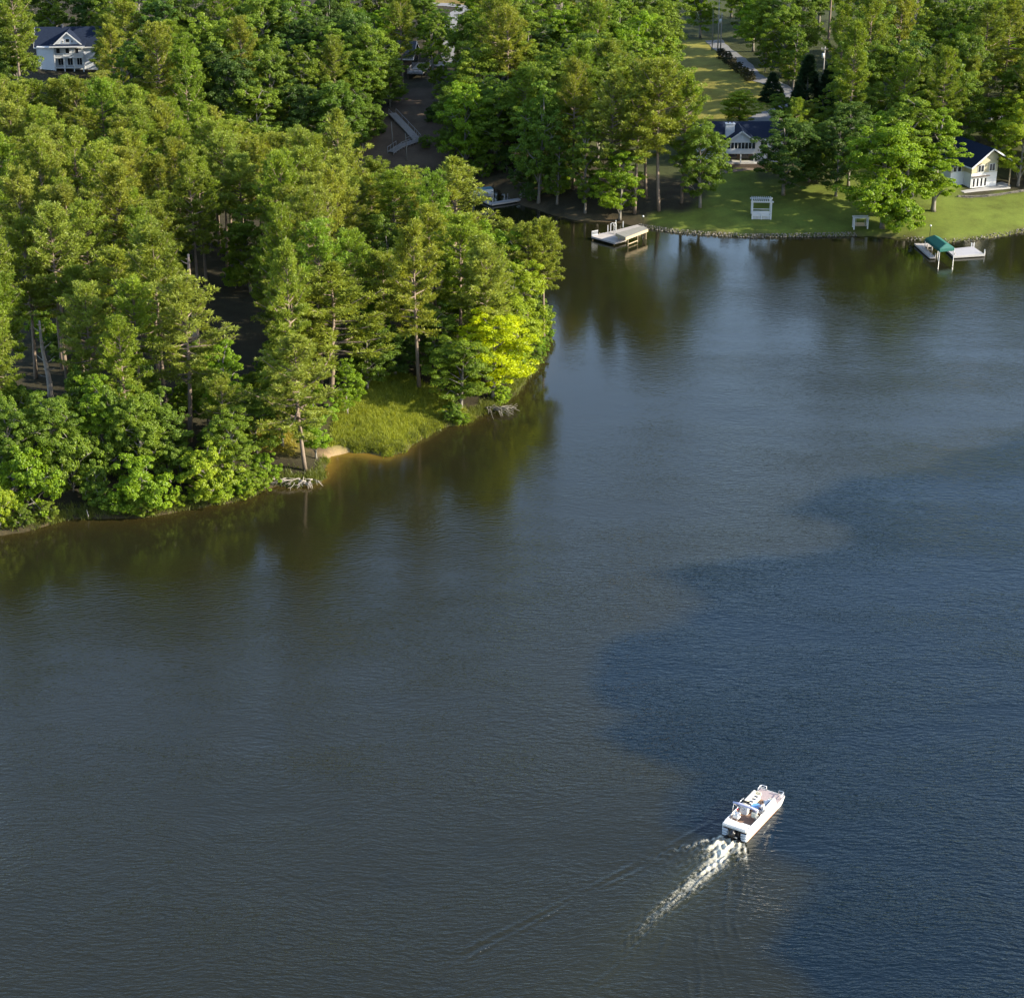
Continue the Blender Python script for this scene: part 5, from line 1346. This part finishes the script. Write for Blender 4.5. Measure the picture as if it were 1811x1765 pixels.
    MB().tube([(-hw-.02,y,2.34),(-.6,y+.02,2.37),(.6,y,2.37),(hw+.02,y-.02,2.34)], [.10,.12,.12,.09], 8).build('folded_canvas', MT['lavender'], f, True)
    return root
boat_root = boat()

def seated(lab, lx, ly, seat_z, rz, shirt, short, head, turn=0.0):
    """a person sitting: one skin of overlapping limbs fused by a voxel remesh, clothes as children"""
    wx = boat_c + rgt*lx + fwd*ly*BL/7.2
    root = empty('person', (wx[0], wx[1], seat_z), -BH+rz); tag(root, lab, 'person')
    V = Vector
    def fuse(m, name, mat, vox, parent):
        o = m.build(name, mat, parent, True)
        md = o.modifiers.new('fuse', 'REMESH'); md.mode = 'VOXEL'; md.voxel_size = vox; md.use_smooth_shade = True
        sm = o.modifiers.new('soft', 'SMOOTH'); sm.iterations = 4; sm.factor = .5
        return o
    b = MB()
    b.tube([V((0,.02,.04)), V((0,0,.12)), V((0,-.03,.3)), V((0,-.02,.46)), V((0,0,.54)), V((0,.01,.60))], [.14,.165,.15,.175,.11,.06], 12)
    b.tube([V((0,.01,.56)), V((0,.02,.68))], [.058,.055], 8); b.ball((0,.03,.76), (.078,.098,.118), 14, 10)
    b.ball((0,.128,.745), (.016,.022,.022), 6, 5); b.ball((.08,.02,.755), (.014,.026,.034), 6, 5); b.ball((-.08,.02,.755), (.014,.026,.034), 6, 5)
    b.ball((0,.116,.705), (.026,.012,.008), 6, 4)
    for s in (-1, 1):
        b.ball((s*.032,.118,.775), (.014,.01,.009), 6, 4)
        el = V((s*.27,.10,.26)); wr = V((s*.17,.34,.24))
        b.tube([V((s*.17,-.01,.50)), V((s*.23,.03,.42)), el], [.058,.05,.042], 8); b.tube([el, el.lerp(wr,.4), wr], [.044,.042,.028], 8)
        pal = wr+V((-s*.01,.05,-.01)); b.ball(pal, (.038,.045,.018), 8, 6)
        for k, (dx, L) in enumerate(((-.028,.07),(-.009,.08),(.010,.075),(.028,.06))):
            q = pal+V((dx,.035,0)); b.tube([q, q+V((0,L*.55,.004)), q+V((0,L*.85,-.03))], [.0105,.0095,.007], 6)
        b.tube([pal+V((-s*.03,-.01,0)), pal+V((-s*.062,.02,-.005)), pal+V((-s*.066,.048,-.015))], [.012,.011,.008], 6)
        kn = V((s*.13,.46,.05)); an = V((s*.13,.50,-.36))
        b.tube([V((s*.09,.03,.05)), V((s*.11,.25,.07)), kn], [.095,.08,.062], 10); b.tube([kn, kn.lerp(an,.35), an], [.062,.058,.036], 9)
        b.tube([an+V((0,-.04,-.03)), an+V((0,.08,-.05)), an+V((0,.17,-.065))], [.04,.04,.026], 8)
    body = fuse(b, 'body', MT['skin'], .009, root)
    c = MB().tube([V((0,.01,.03)), V((0,0,.14)), V((0,-.03,.3)), V((0,-.02,.46)), V((0,0,.55))], [.185,.185,.17,.192,.10], 14)
    for s in (-1, 1): c.tube([V((s*.14,-.01,.50)), V((s*.22,.03,.43)), V((s*.25,.07,.34))], [.078,.07,.066], 9)
    fuse(c, 'shirt', MT[shirt], .012, root)
    c = MB().tube([V((0,.02,-.01)), V((0,.01,.12))], [.17,.18], 12)
    for s in (-1, 1): c.tube([V((s*.09,.03,.055)), V((s*.11,.25,.072)), V((s*.125,.36,.062))], [.108,.096,.088], 10)
    fuse(c, 'shorts', MT[short], .012, root)
    if head == 'cap':
        c = MB().ball((0,.02,.805), (.096,.112,.085), 14, 8); c.prism([(-.07,.09),(.07,.09),(.055,.215),(-.055,.215)], 'z', .79, .803); c.build('cap', MT['red'], root, True)
    else:
        c = MB().ball((0,.0,.80), (.092,.105,.10), 12, 8); c.ball((0,-.07,.72), (.07,.05,.11), 10, 7); c.build('hair', MT['hair'], root, True)
    return root
seated('person in a white shirt and red cap sitting at the helm of the boat', -BW/2+.62, -2.0, 1.22, 0, 'shirt', 'greyblue', 'cap')
seated('bare-armed person in yellow shorts sitting on the starboard seat of the boat', BW/2-.55, -1.02, 1.17, .5, 'greyblue', 'yellow', 'hair')
seated('person in a pale top sitting beside the blue table on the boat', BW/2-.5, .2, 1.16, math.pi/2, 'shirt', 'navy', 'hair')


# ------------------------------------------------------------------ look-alikes beside the same landmark: say which one, counted from the left of the picture
same = {}
for o in C.objects:
    if o.parent is None and o.get('label') and o.get('group'): same.setdefault(o['label'], []).append(o)
ORD = ['leftmost', 'second from left', 'third from left', 'fourth from left', 'fifth from left', 'sixth from left', 'seventh from left', 'eighth from left', 'ninth from left', 'tenth from left', 'eleventh from left', 'twelfth from left']
for lab, obs in same.items():
    if len(obs) < 2: continue
    obs.sort(key=lambda o: float(proj(o.location.x, o.location.y, o.location.z)[0]))
    for k, o in enumerate(obs):
        if k < len(ORD) and len(obs) > 1: o['label'] = lab+', '+(ORD[k] if k < len(obs)-1 or len(obs) > 2 else 'rightmost')
